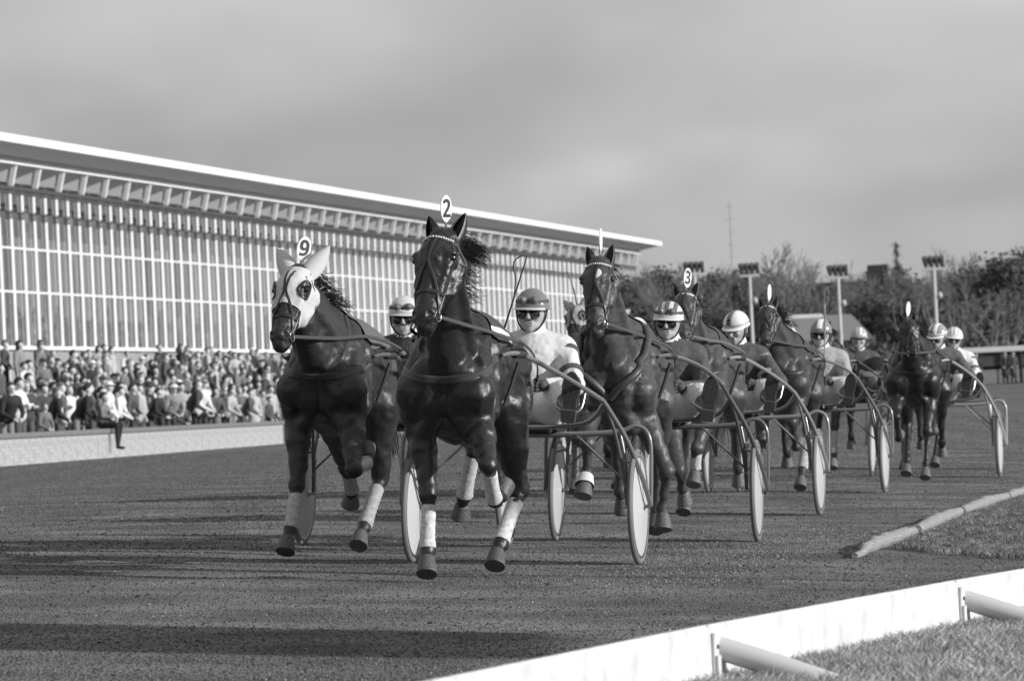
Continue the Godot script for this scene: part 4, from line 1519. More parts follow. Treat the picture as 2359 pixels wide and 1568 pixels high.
	for i in 120000:
		var d := 18.0 + 100.0 * pow(r.randf(), 2.3)
		var x := d * r.randf_range(-0.105, 0.105)
		if side_of(rail_line, Vector3(x, 0, -d)) > -0.03: continue
		if d > 33.0 and side_of(kerb_line, Vector3(x, 0, -d)) > -0.06: continue
		var sz := r.randf_range(0.003, 0.0065) * lerpf(1.0, 2.2, (d - 18.0) / 90.0)
		var pale := r.randf_range(0.035, 0.17)
		if r.randf() < 0.012: pale = r.randf_range(0.25, 0.4)
		grit.append([Transform3D(Basis(Vector3.UP, r.randf() * TAU).scaled(Vector3.ONE * sz), Vector3(x, gh(x, -d) + sz * 0.2, -d)), pale])
	for i in 5000:
		# the drift of pale gravel along the board
		var d := r.randf_range(19.0, 38.0)
		var off := 0.1 + absf(r.randfn(0.35, 0.5)) + 0.2 * sin(d * 0.9)
		if d > 28.0: off = 0.3 + absf(r.randfn(0.2, 0.7))
		var x: float = edge_x(rail_line, d) - off if d < 28.0 else edge_x(kerb_line, d) - off
		if x / d > 0.105 or side_of(rail_line, Vector3(x, 0, -d)) > -0.03: continue
		var sz := r.randf_range(0.003, 0.008)
		grit.append([Transform3D(Basis(Vector3.UP, r.randf() * TAU).scaled(Vector3.ONE * sz), Vector3(x, gh(x, -d) + sz * 0.2, -d)), r.randf_range(0.08, 0.32)])
	scatter("grit", "loose grit and small pale stones strewn over the track", "grit", stone, tint_mat(0.9), grit)

func edge_x(line: Array, d: float) -> float:
	return -side_of(line, Vector3(0, 0, -d))

func strip(mb: MB, rows: Array, wide: float, lift: float) -> void:
	var cols := 13
	for row: Array in rows:
		for i in cols:
			var u := float(i) / (cols - 1)
			var x: float = row[1] + wide * u * u
			var up := -0.015 if i == 0 or row == rows[0] else lift
			mb.vert(Vector3(x, gh(x, -row[0]) + up, -row[0]), Vector3(0.047, 1, 0).normalized())
	for j in rows.size() - 1:
		for i in cols - 1:
			var a := j * cols + i
			mb.tri(a, a + 1, a + cols + 1); mb.tri(a, a + cols + 1, a + cols)


# ---------------------------------------------------------------- the race
func rig_at(l: Vector2, r: Vector2, turn := 0.0) -> Transform3D:
	var p := (on_ground(l.x, l.y) + on_ground(r.x, r.y)) * 0.5
	return stand_on(p, HEAD + turn)

func stand_on(p: Vector3, turn: float) -> Transform3D:
	var e := 0.6
	p.y = (gh(p.x - e, p.z) + gh(p.x + e, p.z)) * 0.5
	var up := Vector3(gh(p.x - e, p.z) - gh(p.x + e, p.z), 2 * e, gh(p.x, p.z - e) - gh(p.x, p.z + e)).normalized()
	var fw := Vector3(sin(turn), 0, cos(turn))
	var rt := up.cross(fw).normalized()
	return Transform3D(Basis(rt, up, rt.cross(up)), p)

func loc(tr: Transform3D, X: float, Y: float, z: float) -> Vector3:
	var inv := tr.affine_inverse()
	var o := inv * EYE
	var r := inv.basis * ray(X, Y)
	return o + r * ((z - o.z) / r.z)

func trot(flip: bool, amp := 1.0, raise := 0.0) -> Array:
	# joints [knee or hock, fetlock, coronet, toe]; left fore, right fore, left hind, right hind
	var s := -1.0 if flip else 1.0
	var down_fore := [Vector3(0.15, 0.49, 0.6), Vector3(0.145, 0.17, 0.68), Vector3(0.145, 0.1, 0.73), Vector3(0.145, 0.005, 0.78)]
	var up_fore := [Vector3(0.15, 0.64, 0.82 * amp), Vector3(0.15, 0.42, 0.56), Vector3(0.155, 0.42, 0.46), Vector3(0.16, 0.46, 0.38)]
	var down_hind := [Vector3(0.15, 0.56, -0.4), Vector3(0.13, 0.2, -0.1), Vector3(0.125, 0.12, -0.04), Vector3(0.125, 0.01, 0.03)]
	var up_hind := [Vector3(0.15, 0.66, -0.98), Vector3(0.14, 0.36, -1.12), Vector3(0.14, 0.3, -1.19), Vector3(0.14, 0.2, -1.22)]
	var q := [[], [], [], []]
	var put := func(i: int, side: float, src: Array) -> void:
		for p: Vector3 in src: q[i].append(Vector3(p.x * side, p.y + raise, p.z))
	put.call(0, -1.0, up_fore if flip else down_fore)
	put.call(1, 1.0, down_fore if flip else up_fore)
	put.call(2, -1.0, down_hind if flip else up_hind)
	put.call(3, 1.0, up_hind if flip else down_hind)
	return q

func build_race() -> void:
	wheel_meshes()
	var R := [
		rig_at(Vector2(690, 1257), Vector2(1172, 1257)),
		rig_at(Vector2(945, 1298), Vector2(1477, 1298)),
		rig_at(Vector2(1265, 1248), Vector2(1757, 1244), 0.035),
		rig_at(Vector2(1492, 1186), Vector2(1890, 1184)),
		rig_at(Vector2(1698, 1136), Vector2(2042, 1132)),
		rig_at(Vector2(2006, 1100), Vector2(2305, 1096)),
		rig_at(Vector2(1300, 1136), Vector2(1630, 1131)),
		rig_at(Vector2(1815, 1080), Vector2(2086, 1077)),
		rig_at(Vector2(2030, 1082), Vector2(2300, 1078)),
	]
	var T := []
	for r: Transform3D in R: T.append(r * Transform3D(Basis.IDENTITY, Vector3(0, 0, 2.0)))
	var coat_dark := horse_coat(0.035, 0.46)
	var coat_black := horse_coat(0.026, 0.39)
	var coat_bay := horse_coat(0.085, 0.46)
	var coat_mid := horse_coat(0.06, 0.46)
	var h := []
	var t: Transform3D = T[0]
	h.append({"label": "dark horse in a pale hood with long ear covers, number 9", "coat": coat_dark, "cell": 0.018, "head_cell": 0.009, "seed": 1, "yaw": -0.22,
		"poll": loc(t, 682, 622, 0.92), "nose": loc(t, 640, 803, 1.2), "hood": 0.5, "ear_out": 0.52, "plate": ["9", 0.64, -0.22], "wraps": [0.62, 0.62, 0.4, 0.45], "martingale": true, "hoof": 0.16, "cloth": 0.1,
		"legs": [[loc(t, 684, 1118, 0.6), loc(t, 668, 1218, 0.72), loc(t, 661, 1240, 0.77), loc(t, 654, 1282, 0.83)], [loc(t, 815, 1082, 0.86), loc(t, 843, 1066, 0.6), loc(t, 846, 1052, 0.52), loc(t, 842, 1030, 0.46)],
			[loc(t, 800, 1080, -0.95), loc(t, 810, 1132, -1.08), loc(t, 809, 1142, -1.13), loc(t, 806, 1164, -1.17)], [loc(t, 876, 1100, -0.38), loc(t, 838, 1213, -0.1), loc(t, 830, 1230, -0.04), loc(t, 824, 1262, 0.03)]]})
	t = T[1]
	h.append({"label": "black glossy horse with number 2, white leg wraps and a flying mane", "coat": coat_black, "cell": 0.0165, "head_cell": 0.0085, "seed": 2, "yaw": -0.3, "studs": true, "tuft": 90, "mane": 0.12, "mane_count": 100,
		"poll": loc(t, 1014, 540, 0.95), "nose": loc(t, 972, 764, 1.22), "plate": ["2", 1.05, 0.03], "wraps": [0.75, 0.75, 0.62, 0.7], "ear_out": 0.3, "hoof": 0.14, "breast": 1.12, "collar_grey": 0.045,
		"cloth_mark": [[Vector2(18, 0.2), Vector2(30, 0.1), Vector2(40, -0.08), Vector2(52, -0.2)], [Vector2(52, -0.2), Vector2(46, -0.27), Vector2(40, -0.33)]],
		"legs": [[loc(t, 988, 1138, 0.6), loc(t, 984, 1266, 0.67), loc(t, 983, 1288, 0.71), loc(t, 983, 1334, 0.77)], [loc(t, 1124, 1072, 0.84), loc(t, 1138, 1152, 0.56), loc(t, 1153, 1142, 0.46), loc(t, 1163, 1112, 0.38)],
			[loc(t, 1092, 1024, -0.95), loc(t, 1068, 1146, -1.08), loc(t, 1064, 1164, -1.13), loc(t, 1060, 1194, -1.16)], [loc(t, 1196, 1130, -0.36), loc(t, 1152, 1250, -0.08), loc(t, 1144, 1272, -0.02), loc(t, 1138, 1313, 0.05)]]})
	t = T[2]
	h.append({"label": "brown horse with a white star on its forehead and a thick rolled collar", "coat": coat_bay, "cell": 0.018, "head_cell": 0.009, "seed": 3, "yaw": -0.16, "studs": true, "star": true, "collar": true, "collar_grey": 0.06,
		"poll": loc(t, 1378, 602, 0.92), "nose": loc(t, 1372, 772, 1.12), "ear_out": 0.2, "plate": ["", 1.5, 0.0], "wraps": [-0.55, 0.0, 0.0, 0.0], "hoof": 0.17, "mane": 0.07,
		"legs": [[loc(t, 1353, 1020, 0.8), loc(t, 1349, 1096, 0.74), loc(t, 1347, 1112, 0.78), loc(t, 1341, 1152, 0.83)], [loc(t, 1537, 1082, 0.5), loc(t, 1526, 1165, 0.42), loc(t, 1526, 1188, 0.42), loc(t, 1528, 1234, 0.46)],
			trot(false, 1.0, 0.0)[2], [Vector3(0.15, 0.6, -0.8), Vector3(0.14, 0.27, -0.74), Vector3(0.14, 0.19, -0.7), Vector3(0.14, 0.09, -0.64)]]})
	t = T[3]
	h.append({"label": "brown horse with number 3 and a pale brow band", "coat": coat_bay, "cell": 0.022, "head_cell": 0.011, "seed": 4, "yaw": -0.05, "brow": 0.6,
		"poll": loc(t, 1578, 676, 0.9), "nose": loc(t, 1574, 792, 1.2), "plate": ["3", 1.05, -0.12], "wraps": [0.0, 0.65, 0.0, 0.0], "hoof": 0.2, "mane": 0.1, "rein": 0.1, "legs": [[loc(t, 1562, 1082, 0.85), loc(t, 1572, 1122, 0.6), loc(t, 1575, 1134, 0.54), loc(t, 1578, 1167, 0.5)], [loc(t, 1606, 1032, 0.74), loc(t, 1601, 1080, 0.7), loc(t, 1600, 1091, 0.72), loc(t, 1597, 1122, 0.77)], trot(true, 1.0, 0.03)[2], trot(true, 1.0, 0.04)[3]]})
	t = T[4]
	h.append({"label": "brown horse in blinkers with a pale muzzle, running behind the horse with number 3", "coat": coat_mid, "cell": 0.024, "head_cell": 0.012, "seed": 5, "yaw": -0.1, "brow": 0.5,
		"poll": loc(t, 1768, 704, 0.9), "nose": loc(t, 1764, 798, 1.15), "plate": ["", 1.35, -0.15], "wraps": [0.0, 0.0, 0.0, 0.5], "hoof": 0.2, "mane": 0.12, "legs": trot(false, 1.0, 0.05)})
	t = T[5]
	h.append({"label": "nearly black horse on the rail side at the rear with its neck stretched up", "coat": coat_black, "cell": 0.024, "head_cell": 0.012, "seed": 6, "yaw": 0.25, "ear_out": 0.2,
		"poll": loc(t, 2092, 738, 0.9), "nose": loc(t, 2108, 826, 1.15), "plate": ["", 1.2, -0.2], "wraps": [0.0, 0.0, 0.0, 0.0], "hoof": 0.2, "mane": 0.14, "legs": trot(true, 1.0, 0.03)})
	t = T[6]
	h.append({"label": "horse in a pale eared hood, mostly hidden behind the star-faced horse", "coat": coat_mid, "cell": 0.024, "head_cell": 0.012, "seed": 7, "yaw": -0.3, "hood": 0.3, "ear_out": 0.55,
		"poll": loc(t, 1326, 708, 0.9), "nose": loc(t, 1322, 800, 1.15), "wraps": [0.0, 0.0, 0.0, 0.0], "hoof": 0.15, "mane": 0.12, "legs": trot(false, 1.0, 0.05)})
	t = T[7]
	h.append({"label": "horse of which little but the head shows behind the driver holding a whip", "coat": coat_mid, "cell": 0.028, "head_cell": 0.014, "seed": 8, "yaw": -0.1, "brow": 0.6,
		"poll": loc(t, 1896, 756, 0.9), "nose": loc(t, 1896, 830, 1.15), "wraps": [0.5, 0.5, 0.0, 0.0], "hoof": 0.25, "mane": 0.12, "legs": trot(true, 1.0, 0.04)})
	t = T[8]
	h.append({"label": "last horse, hidden behind the nearly black horse on the rail side", "coat": coat_mid, "cell": 0.028, "head_cell": 0.014, "seed": 9, "yaw": 0.0,
		"poll": loc(t, 2128, 800, 0.85), "nose": loc(t, 2128, 880, 1.1), "wraps": [0.0, 0.0, 0.0, 0.0], "hoof": 0.2, "mane": 0.12, "legs": trot(false, 1.0, 0.04)})
	var poses := [
		{"cell": 0.013, "lean": 0.0, "elbow": Vector3(0.28, 1.07, 0.1), "wrist": Vector3(0.15, 1.07, 0.34), "turn": -0.05, "nod": 0.02},
		{"cell": 0.015, "lean": 0.05, "elbow": Vector3(0.29, 1.06, 0.13), "wrist": Vector3(0.13, 1.08, 0.38), "turn": -0.35, "nod": 0.28, "elbow_r": Vector3(0.36, 1.08, 0.12), "wrist_r": Vector3(0.2, 1.05, 0.36)},
		{"cell": 0.016, "lean": 0.02, "elbow": Vector3(0.3, 1.1, 0.1), "wrist": Vector3(0.12, 1.1, 0.36), "turn": 0.1, "nod": 0.05},
	]
	var task := func(i: int) -> void:
		if i < h.size(): horse_shape(h[i])
		else: driver_shape(poses[i - h.size()])
	var id := WorkerThreadPool.add_group_task(task, h.size() + poses.size(), -1, true)
	WorkerThreadPool.wait_for_group_task_completion(id)
	for i in h.size(): make_horse(h[i], T[i])
	for p: Dictionary in poses: p.mesh = body_mesh(p.out, [0, 1, 2, 3, 4, 5])
	var slabs := ["sulky drawn by the horse in the pale hood with number 9", "sulky with bright disc wheels drawn by the black horse with number 2", "sulky drawn by the star-faced brown horse", "sulky drawn by the horse with number 3", "sulky drawn by the brown horse in blinkers", "sulky drawn by the nearly black horse on the rail side", "sulky drawn by the hidden hooded horse", "sulky half hidden behind the whip-holding driver's rivals", "last sulky, behind the nearly black horse's sulky"]
	var tubes := [0.05, 0.09, 0.06, 0.14, 0.09, 0.2, 0.05, 0.1, 0.08]
	var discs := [0.46, 0.54, 0.48, 0.5, 0.52, 0.56, 0.46, 0.5, 0.5]
	for i in R.size(): make_sulky(R[i], slabs[i], tubes[i], discs[i], [0.0, 0.0, 0.045, 0.01, 0.045, 0.01, 0.0, 0.0, 0.0][i])
	var dl := ["driver in pale helmet and dark jacket behind horse number 9", "driver in grey helmet with raised goggles and pale striped sleeves behind horse number 2", "driver in patterned helmet, goggles and dark jacket behind the star-faced horse", "driver looking down in a white helmet lettered S", "driver in peaked striped helmet and pale jacket", "driver in a boldly striped helmet behind the nearly black horse", "driver in a plain white helmet, mostly hidden", "driver in dark jacket and two-tone helmet beside the masts", "driver in finely striped helmet and white jacket at the very rear"]
	var ds := [
		{"jacket": 0.025, "trousers": 0.6, "helmet": 0.55, "goggles": true, "band": 0.7},
		{"jacket": 0.55, "trousers": 0.68, "helmet": 0.17, "goggles": true, "sleeve": 0.06, "peak": 0.5},
		{"jacket": 0.06, "trousers": 0.55, "helmet": 0.6, "goggles": true, "stripes": [-0.055, 0.0, 0.06], "stripe": 0.12, "peak": 0.6},
		{"jacket": 0.06, "trousers": 0.5, "helmet": 0.75, "stripes": [-0.01], "stripe": 0.18, "stripe_width": 0.045, "letter": "S", "band": 0.25, "glasses": false, "sleeve": 0.2},
		{"jacket": 0.3, "trousers": 0.5, "helmet": 0.22, "peak": 0.06, "stripes": [0.0], "stripe": 0.75, "stripe_width": 0.05},
		{"jacket": 0.08, "trousers": 0.6, "helmet": 0.3, "stripes": [-0.06, 0.02], "stripe": 0.8, "stripe_width": 0.04, "peak": 0.8, "band": 0.8},
		{"jacket": 0.05, "trousers": 0.5, "helmet": 0.78, "glasses": false},
		{"jacket": 0.06, "trousers": 0.2, "helmet": 0.4, "stripes": [0.02], "stripe": 0.7, "peak": 0.04, "glasses": false},
		{"jacket": 0.62, "trousers": 0.6, "helmet": 0.75, "stripes": [-0.05, 0.0, 0.05], "stripe": 0.3, "stripe_width": 0.012, "sleeve": 0.1},
	]
	var dp := [2, 0, 0, 1, 0, 1, 2, 2, 2]
	var aside := [0.0, 0.03, 0.07, 0.02, 0.07, 0.02, 0.0, 0.12, 0.14]
	for i in R.size(): make_driver(R[i] * Transform3D(Basis(Vector3(0, 0, 1), -aside[i] * 0.5), Vector3(aside[i] * 0.4, [0.0, 0.0, -0.025, -0.02, -0.02, 0.0, 0.0, 0.0, 0.0][i], 0)), poses[dp[i]], dl[i], ds[i])
	# whips
	var w1 := thing("driving_whip", "long whip with a looped lash held up by the driver behind horse number 2", "whip", R[1], "whips")
	var a := loc(R[1], 1160, 760, 0.3)
	var b := loc(R[1], 1213, 592, 0.5)
	var m1 := MB.new()
	m1.tube([loc(R[1], 1120, 860, 0.36), a, b], [0.008, 0.0065, 0.004], 6)
	part("stock", m1.commit(), mat(0.03, 0.5), w1)
	var m2 := MB.new()
	m2.tube(smooth([b, loc(R[1], 1205, 588, 0.52), loc(R[1], 1187, 598, 0.54), loc(R[1], 1182, 615, 0.54), loc(R[1], 1187, 640, 0.5), loc(R[1], 1184, 680, 0.5)], 5), 0.0045, 5)
	part("lash", m2.commit(), mat(0.03, 0.6), w1)
	var w2 := thing("driving_whip", "whip with a thin looped lash standing above the peaked striped helmet", "whip", R[4], "whips")
	var m3 := MB.new()
	m3.tube([loc(R[4], 1897, 940, 0.36), loc(R[4], 1901, 745, 0.45), loc(R[4], 1899, 700, 0.45)], [0.008, 0.007, 0.012], 6)
	part("stock", m3.commit(), mat(0.3, 0.5), w2)
	var m4 := MB.new()
	m4.tube(smooth([loc(R[4], 1899, 700, 0.45), loc(R[4], 1901, 670, 0.45), loc(R[4], 1905, 660, 0.45), loc(R[4], 1909, 675, 0.45), loc(R[4], 1904, 705, 0.45)], 5), 0.004, 5)
	part("lash", m4.commit(), mat(0.2, 0.6), w2)
	var w3 := thing("driving_whip", "thin whip leaning against the hidden hooded horse", "whip", R[6], "whips")
	var m5 := MB.new()
	m5.tube([loc(R[6], 1345, 800, 0.4), loc(R[6], 1322, 668, 0.5), loc(R[6], 1305, 622, 0.5)], [0.007, 0.006, 0.004], 6)
	part("stock", m5.commit(), mat(0.04, 0.5), w3)

func horse_coat(g: float, rough: float) -> StandardMaterial3D:
	return mat(g, rough, {"tex": "coat", "bump": "coat_bump", "stretch": Vector3(12.0, 3.6, 12.0), "bs": 0.45, "spec": 0.5})


# ---------------------------------------------------------------- the grandstand
const STAND_P := 50.0      # metres from the camera's line to the glass front
func stand_frame() -> Transform3D:
	# x towards the track, z towards the camera along the front
	var x := Vector3(0.985, 0, 0.172)
	var z := Vector3(-0.172, 0, 0.985)
	return Transform3D(Basis(x, Vector3.UP, z), -x * STAND_P)

func build_grandstand() -> void:
	var fr := stand_frame()
	var t := thing("grandstand", "long glazed grandstand with white mullions and a cantilevered flat roof", "grandstand", fr)
	var white := mat(0.78, 0.55)
	var a0 := 140.0
	var a1 := 321.5
	var L := a1 - a0
	var mid := -(a0 + a1) / 2
	var b := MB.new()
	# roof
	b.bx(Vector3(-7.0, 11.1, mid), Vector3(20.9, 0.2, L + 1.0))
	part("roof", b.commit(), white, t)
	b = MB.new()
	b.bx(Vector3(3.52, 11.13, mid), Vector3(0.06, 0.27, L + 1.2))
	part("upper_fascia", b.commit(), white, t)
	b = MB.new()
	b.quad(Vector3(3.49, 11.0, -a0), Vector3(2.2, 10.74, -a0), Vector3(2.2, 10.74, -a1), Vector3(3.49, 11.0, -a1))
	part("sloped_soffit", b.commit(), white, t)
	b = MB.new()
	b.bx(Vector3(2.2, 10.62, mid), Vector3(0.06, 0.2, L + 0.4))
	part("lower_fascia", b.commit(), white, t)
	b = MB.new()
	b.bx(Vector3(-7.4, 10.74, mid), Vector3(19.1, 0.1, L))
	part("ceiling", b.commit(), white, t)
	# gutter rail under the beam ends
	b = MB.new()
	b.bx(Vector3(1.9, 9.72, mid), Vector3(0.14, 0.13, L))
	b.bx(Vector3(1.9, 9.56, mid), Vector3(0.1, 0.08, L))
	part("rail_beam", b.commit(), mat(0.06, 0.6), t)
	# beam ends
	var bm := MB.new()
	bm.prism(Transform3D.IDENTITY, PackedVector2Array([Vector2(2.12, 10.5), Vector2(1.95, 9.8), Vector2(1.79, 9.8), Vector2(1.95, 10.5)]), 0.16)
	var bmesh := bm.commit()
	bm = MB.new()
	bm.prism(Transform3D.IDENTITY, PackedVector2Array([Vector2(1.84, 10.6), Vector2(1.72, 9.95), Vector2(0.1, 10.2), Vector2(0.1, 10.6)]), 0.14)
	var bdark := bm.commit()
	var step := 1.62
	var k := 0
	var a := a0
	while a < a1:
		if k % 2 == 0: 
			var ob := part("roof_beam", bdark, white, t, Transform3D(Basis.IDENTITY, Vector3(0, 0, -a)))
			part("beam_end", bmesh, white, ob)
		a += step; k += 1
	# mullions, transoms, sill, panes
	var mu := MB.new()
	mu.lathe(Transform3D(Basis.IDENTITY, Vector3(0.02, 0, 0)), [Vector2(0.08, 4.3), Vector2(0.08, 10.5)], 12)
	var mmesh := mu.commit()
	var pane := glass(0.24, 0.16)
	var heights := [[4.36, 6.26], [6.34, 7.84], [7.92, 10.3]]
	var pm := []
	for hh: Array in heights:
		var q := MB.new()
		q.bx(Vector3(-0.02, (hh[0] + hh[1]) / 2, -step / 2), Vector3(0.012, hh[1] - hh[0], step - 0.1))
		pm.append(q.commit())
	a = a0
	k = 0
	while a < a1 - 1.0:
		part("mullion", mmesh, white, t, Transform3D(Basis.IDENTITY, Vector3(0, 0, -a)))
		if a > 172.0:
			for j in 3: part("pane", pm[j], pane, t, Transform3D(Basis.IDENTITY, Vector3(0, 0, -a)))
		a += step; k += 1
	part("mullion", mmesh, white, t, Transform3D(Basis.IDENTITY, Vector3(0, 0, -a)))
	for y: float in [6.3, 7.88]:
		b = MB.new()
		b.bx(Vector3(0.01, y, mid), Vector3(0.1, 0.065, L))
		part("transom", b.commit(), white, t)
	b = MB.new()
	b.bx(Vector3(0.03, 4.27, mid), Vector3(0.24, 0.13, L))
	part("sill", b.commit(), white, t)
	b = MB.new()
	b.bx(Vector3(-0.12, 2.6, mid), Vector3(0.2, 3.18, L))
	part("base_wall", b.commit(), mat(0.34, 0.9, {"tex": "plaster", "scale": 0.4}), t)
	# inside: floor, steps, back wall, columns, end wall
	b = MB.new()
	for i in 7: b.bx(Vector3(-1.6 - i * 1.5 - 0.75, 2.0 + (1.7 + i * 0.3) / 2, mid), Vector3(1.5, 1.7 + i * 0.3, L))
	part("inner_steps", b.commit(), mat(0.2, 0.9), t)
	b = MB.new()
	b.bx(Vector3(-12.6, 4.2, mid), Vector3(0.3, 4.4, L))
	part("back_wall", b.commit(), mat(0.5, 0.9, {"tex": "plaster", "scale": 0.2}), t)
	b = MB.new()
	b.bx(Vector3(-6.3, 4.2, -a1 - 0.1), Vector3(12.4, 4.4, 0.2))
	part("end_wall", b.commit(), mat(0.2, 0.9), t)
	b = MB.new()
	b.bx(Vector3(-6.3, 6.4, -a0 + 0.2), Vector3(12.4, 8.4, 0.2))
	part("end_wall", b.commit(), mat(0.2, 0.9), t)
	var rear := MB.new()
	rear.bx(Vector3(-12.6, 8.5, 0), Vector3(0.2, 4.3, 0.2))
	var rmesh := rear.commit()
	a = a0 + 3.0
	while a < a1:
		part("rear_column", rmesh, mat(0.4, 0.7), t, Transform3D(Basis.IDENTITY, Vector3(0, 0, -a)))
		a += 6.48
	var co := MB.new()
	co.bx(Vector3(-0.9, 7.3, 0), Vector3(0.22, 6.3, 0.2))
	var cmesh := co.commit()
	a = a0 + 2.0
	while a < a1:
		part("inner_column", cmesh, mat(0.6, 0.6), t, Transform3D(Basis.IDENTITY, Vector3(0, 0, -a)))
		a += 6.48
	var sp := MB.new()
	sp.lathe(Transform3D(Basis.IDENTITY, Vector3(-0.32, 0, 0)), [Vector2(0.035, 4.3), Vector2(0.035, 10.4)], 8)
	var spm := sp.commit()
	var rr := RandomNumberGenerator.new()
	rr.seed = 12
	a = a0 + 1.0
	while a < a1 - 1.0:
		part("inner_post", spm, mat(0.7, 0.6), t, Transform3D(Basis.IDENTITY, Vector3(0, 0, -a)))
		a += [0.45, 4.2, 5.1, 6.3, 7.6, 8.1][rr.randi() % 6]
	# lamps that hang behind the head of the glass
	var lm := MB.new()
	lm.lathe(Transform3D(Basis.IDENTITY, Vector3(-0.7, 9.3, 0)), [Vector2(0.0, 0.5), Vector2(0.1, 0.48), Vector2(0.16, 0.4), Vector2(0.2, 0.0), Vector2(0.17, -0.02), Vector2(0.0, 0.02)], 12)
	lm.tube([Vector3(-0.7, 9.78, 0), Vector3(-0.7, 10.5, 0)], 0.025, 6)
	var lmesh := lm.commit()
	a = a0 + 1.0
	while a < a1 - 2.0:
		part("lamp_housing", lmesh, mat(0.08, 0.6), t, Transform3D(Basis.IDENTITY, Vector3(0, 0, -a)))
		a += 4.86
	# some blinds half drawn
	var bl := MB.new()
	bl.bx(Vector3(-0.18, 7.1, -step / 2), Vector3(0.02, 1.3, step - 0.2))
	var blm := bl.commit()
	for i: int in [4, 9, 20, 21, 33, 47, 60]:
		part("blind", blm, mat(0.5, 0.9), t, Transform3D(Basis.IDENTITY, Vector3(0, 0, -(178.0 + i * step))))


# ---------------------------------------------------------------- apron, wall and crowd
const W0 := Vector3(-10.6, 0, -108.0)
const WD := Vector3(0.0802, 0, -0.9968)
const WN := Vector3(-0.9968, 0, -0.0802)
func apron_y(w: float) -> float:
	if w < 2.6: return 0.56
	return minf(0.56 + 0.29 * (floor((w - 2.6) / 0.95) + 1.0), 2.3)

func wall_point(u: float, w: float) -> Vector3:
	return W0 + WD * u + WN * w

func crowd_shape(v: int) -> Dictionary:
	# 0 skin, 1 coat, 2 legs, 3 shoes; facing +z
	var f := Field.new(Vector3(-0.5, -0.02, -0.4), Vector3(0.5, 1.85, 0.62), 0.028)
	var long: bool = v in [1, 4]
	var lean: float = [0.0, 0.0, 0.02, 0.24, 0.0, 0.03, 0.0, 0.3][v]
	var ch := Vector3(0, 1.32, lean)
	f.cap(Vector3(-0.06, 0.95, 0), Vector3(0.06, 0.95, 0), 0.13, 0.13, 0.05, 1)
	f.cap(Vector3(0, 1.0, lean * 0.2), ch, 0.14, 0.155, 0.05, 1, 1.25)
	f.cap(ch + Vector3(-0.15, 0.07, 0), ch + Vector3(0.15, 0.07, 0), 0.08, 0.08, 0.05, 1)
	f.cap(ch + Vector3(0, 0.12, 0.01), ch + Vector3(0, 0.2, 0.03), 0.058, 0.055, 0.01, 0)
	var hd := ch + Vector3(0, 0.31, 0.04)
	f.cap(hd + Vector3(0, 0.02, -0.02), hd + Vector3(0, -0.06, 0.035), 0.1, 0.062, 0.02, 0, 0.88)
	f.ball(hd + Vector3(0, -0.02, 0.098), 0.022, 0.012, 0)
	if long: f.cap(Vector3(0, 1.0, 0), Vector3(0, 0.55, 0), 0.16, 0.2, 0.05, 1, 1.1)
	for s: float in [-1.0, 1.0]:
		f.cap(Vector3(0.09 * s, 0.92, 0), Vector3(0.11 * s, 0.5, 0.02), 0.095, 0.07, 0.02, 2)
		f.cap(Vector3(0.11 * s, 0.5, 0.02), Vector3(0.12 * s, 0.09, -0.01), 0.07, 0.052, 0.02, 2)
		f.cap(Vector3(0.12 * s, 0.045, -0.02), Vector3(0.135 * s, 0.04, 0.15), 0.045, 0.04, 0.01, 3)
		var sh := ch + Vector3(0.2 * s, 0.06, 0)
		var el := Vector3(0.29 * s, 1.1, -0.02)
		var wr := Vector3(0.2 * s, 0.92, 0.14)
		match v:
			2: el = Vector3(0.26 * s, 1.12, 0.1); wr = Vector3(-0.04 * s, 1.16, 0.24)
			3, 7: el = Vector3(0.27 * s, 1.08, 0.28); wr = Vector3(0.1 * s, 0.94, 0.48)
			5: el = Vector3(0.3 * s, 1.22, 0.16); wr = Vector3(0.07 * s, 1.56, 0.2)
			6: el = Vector3(0.27 * s, 1.1, 0.02); wr = Vector3(0.25 * s, 0.84, 0.06)
		f.cap(sh, el, 0.066, 0.056, 0.03, 1)
		f.cap(el, wr, 0.055, 0.042, 0.03, 1)
		f.cap(wr, wr + (wr - el).normalized() * 0.1, 0.04, 0.034, 0.01, 0)
	var out := {}
	f.surf(out)
	return {"mesh": body_mesh(out, [0, 1, 2, 3]), "head": hd}

func hair_mesh(hd: Vector3, kind: int) -> ArrayMesh:
	var mb := MB.new()
	var t := Transform3D(Basis(Vector3(1, 0, 0), -0.5), hd + Vector3(0, 0.022, -0.026))
	if kind == 0: mb.ball(t, Vector3(0.106, 0.112, 0.116), 12, -0.1)
	elif kind == 1:
		mb.ball(t, Vector3(0.114, 0.118, 0.124), 12, -0.1)
		mb.ball(Transform3D(Basis.IDENTITY, hd + Vector3(0, -0.08, -0.055)), Vector3(0.118, 0.14, 0.075), 12)
	else:
		mb.ball(Transform3D(Basis.IDENTITY, hd + Vector3(0, 0.05, -0.01)), Vector3(0.112, 0.08, 0.12), 12, 0.0)
		mb.lathe(Transform3D(Basis(Vector3(1, 0, 0), 0.1), hd + Vector3(0, 0.05, 0.02)), [Vector2(0.1, 0.0), Vector2(0.15, -0.005), Vector2(0.15, 0.005), Vector2(0.1, 0.012)], 14)
	return mb.commit()

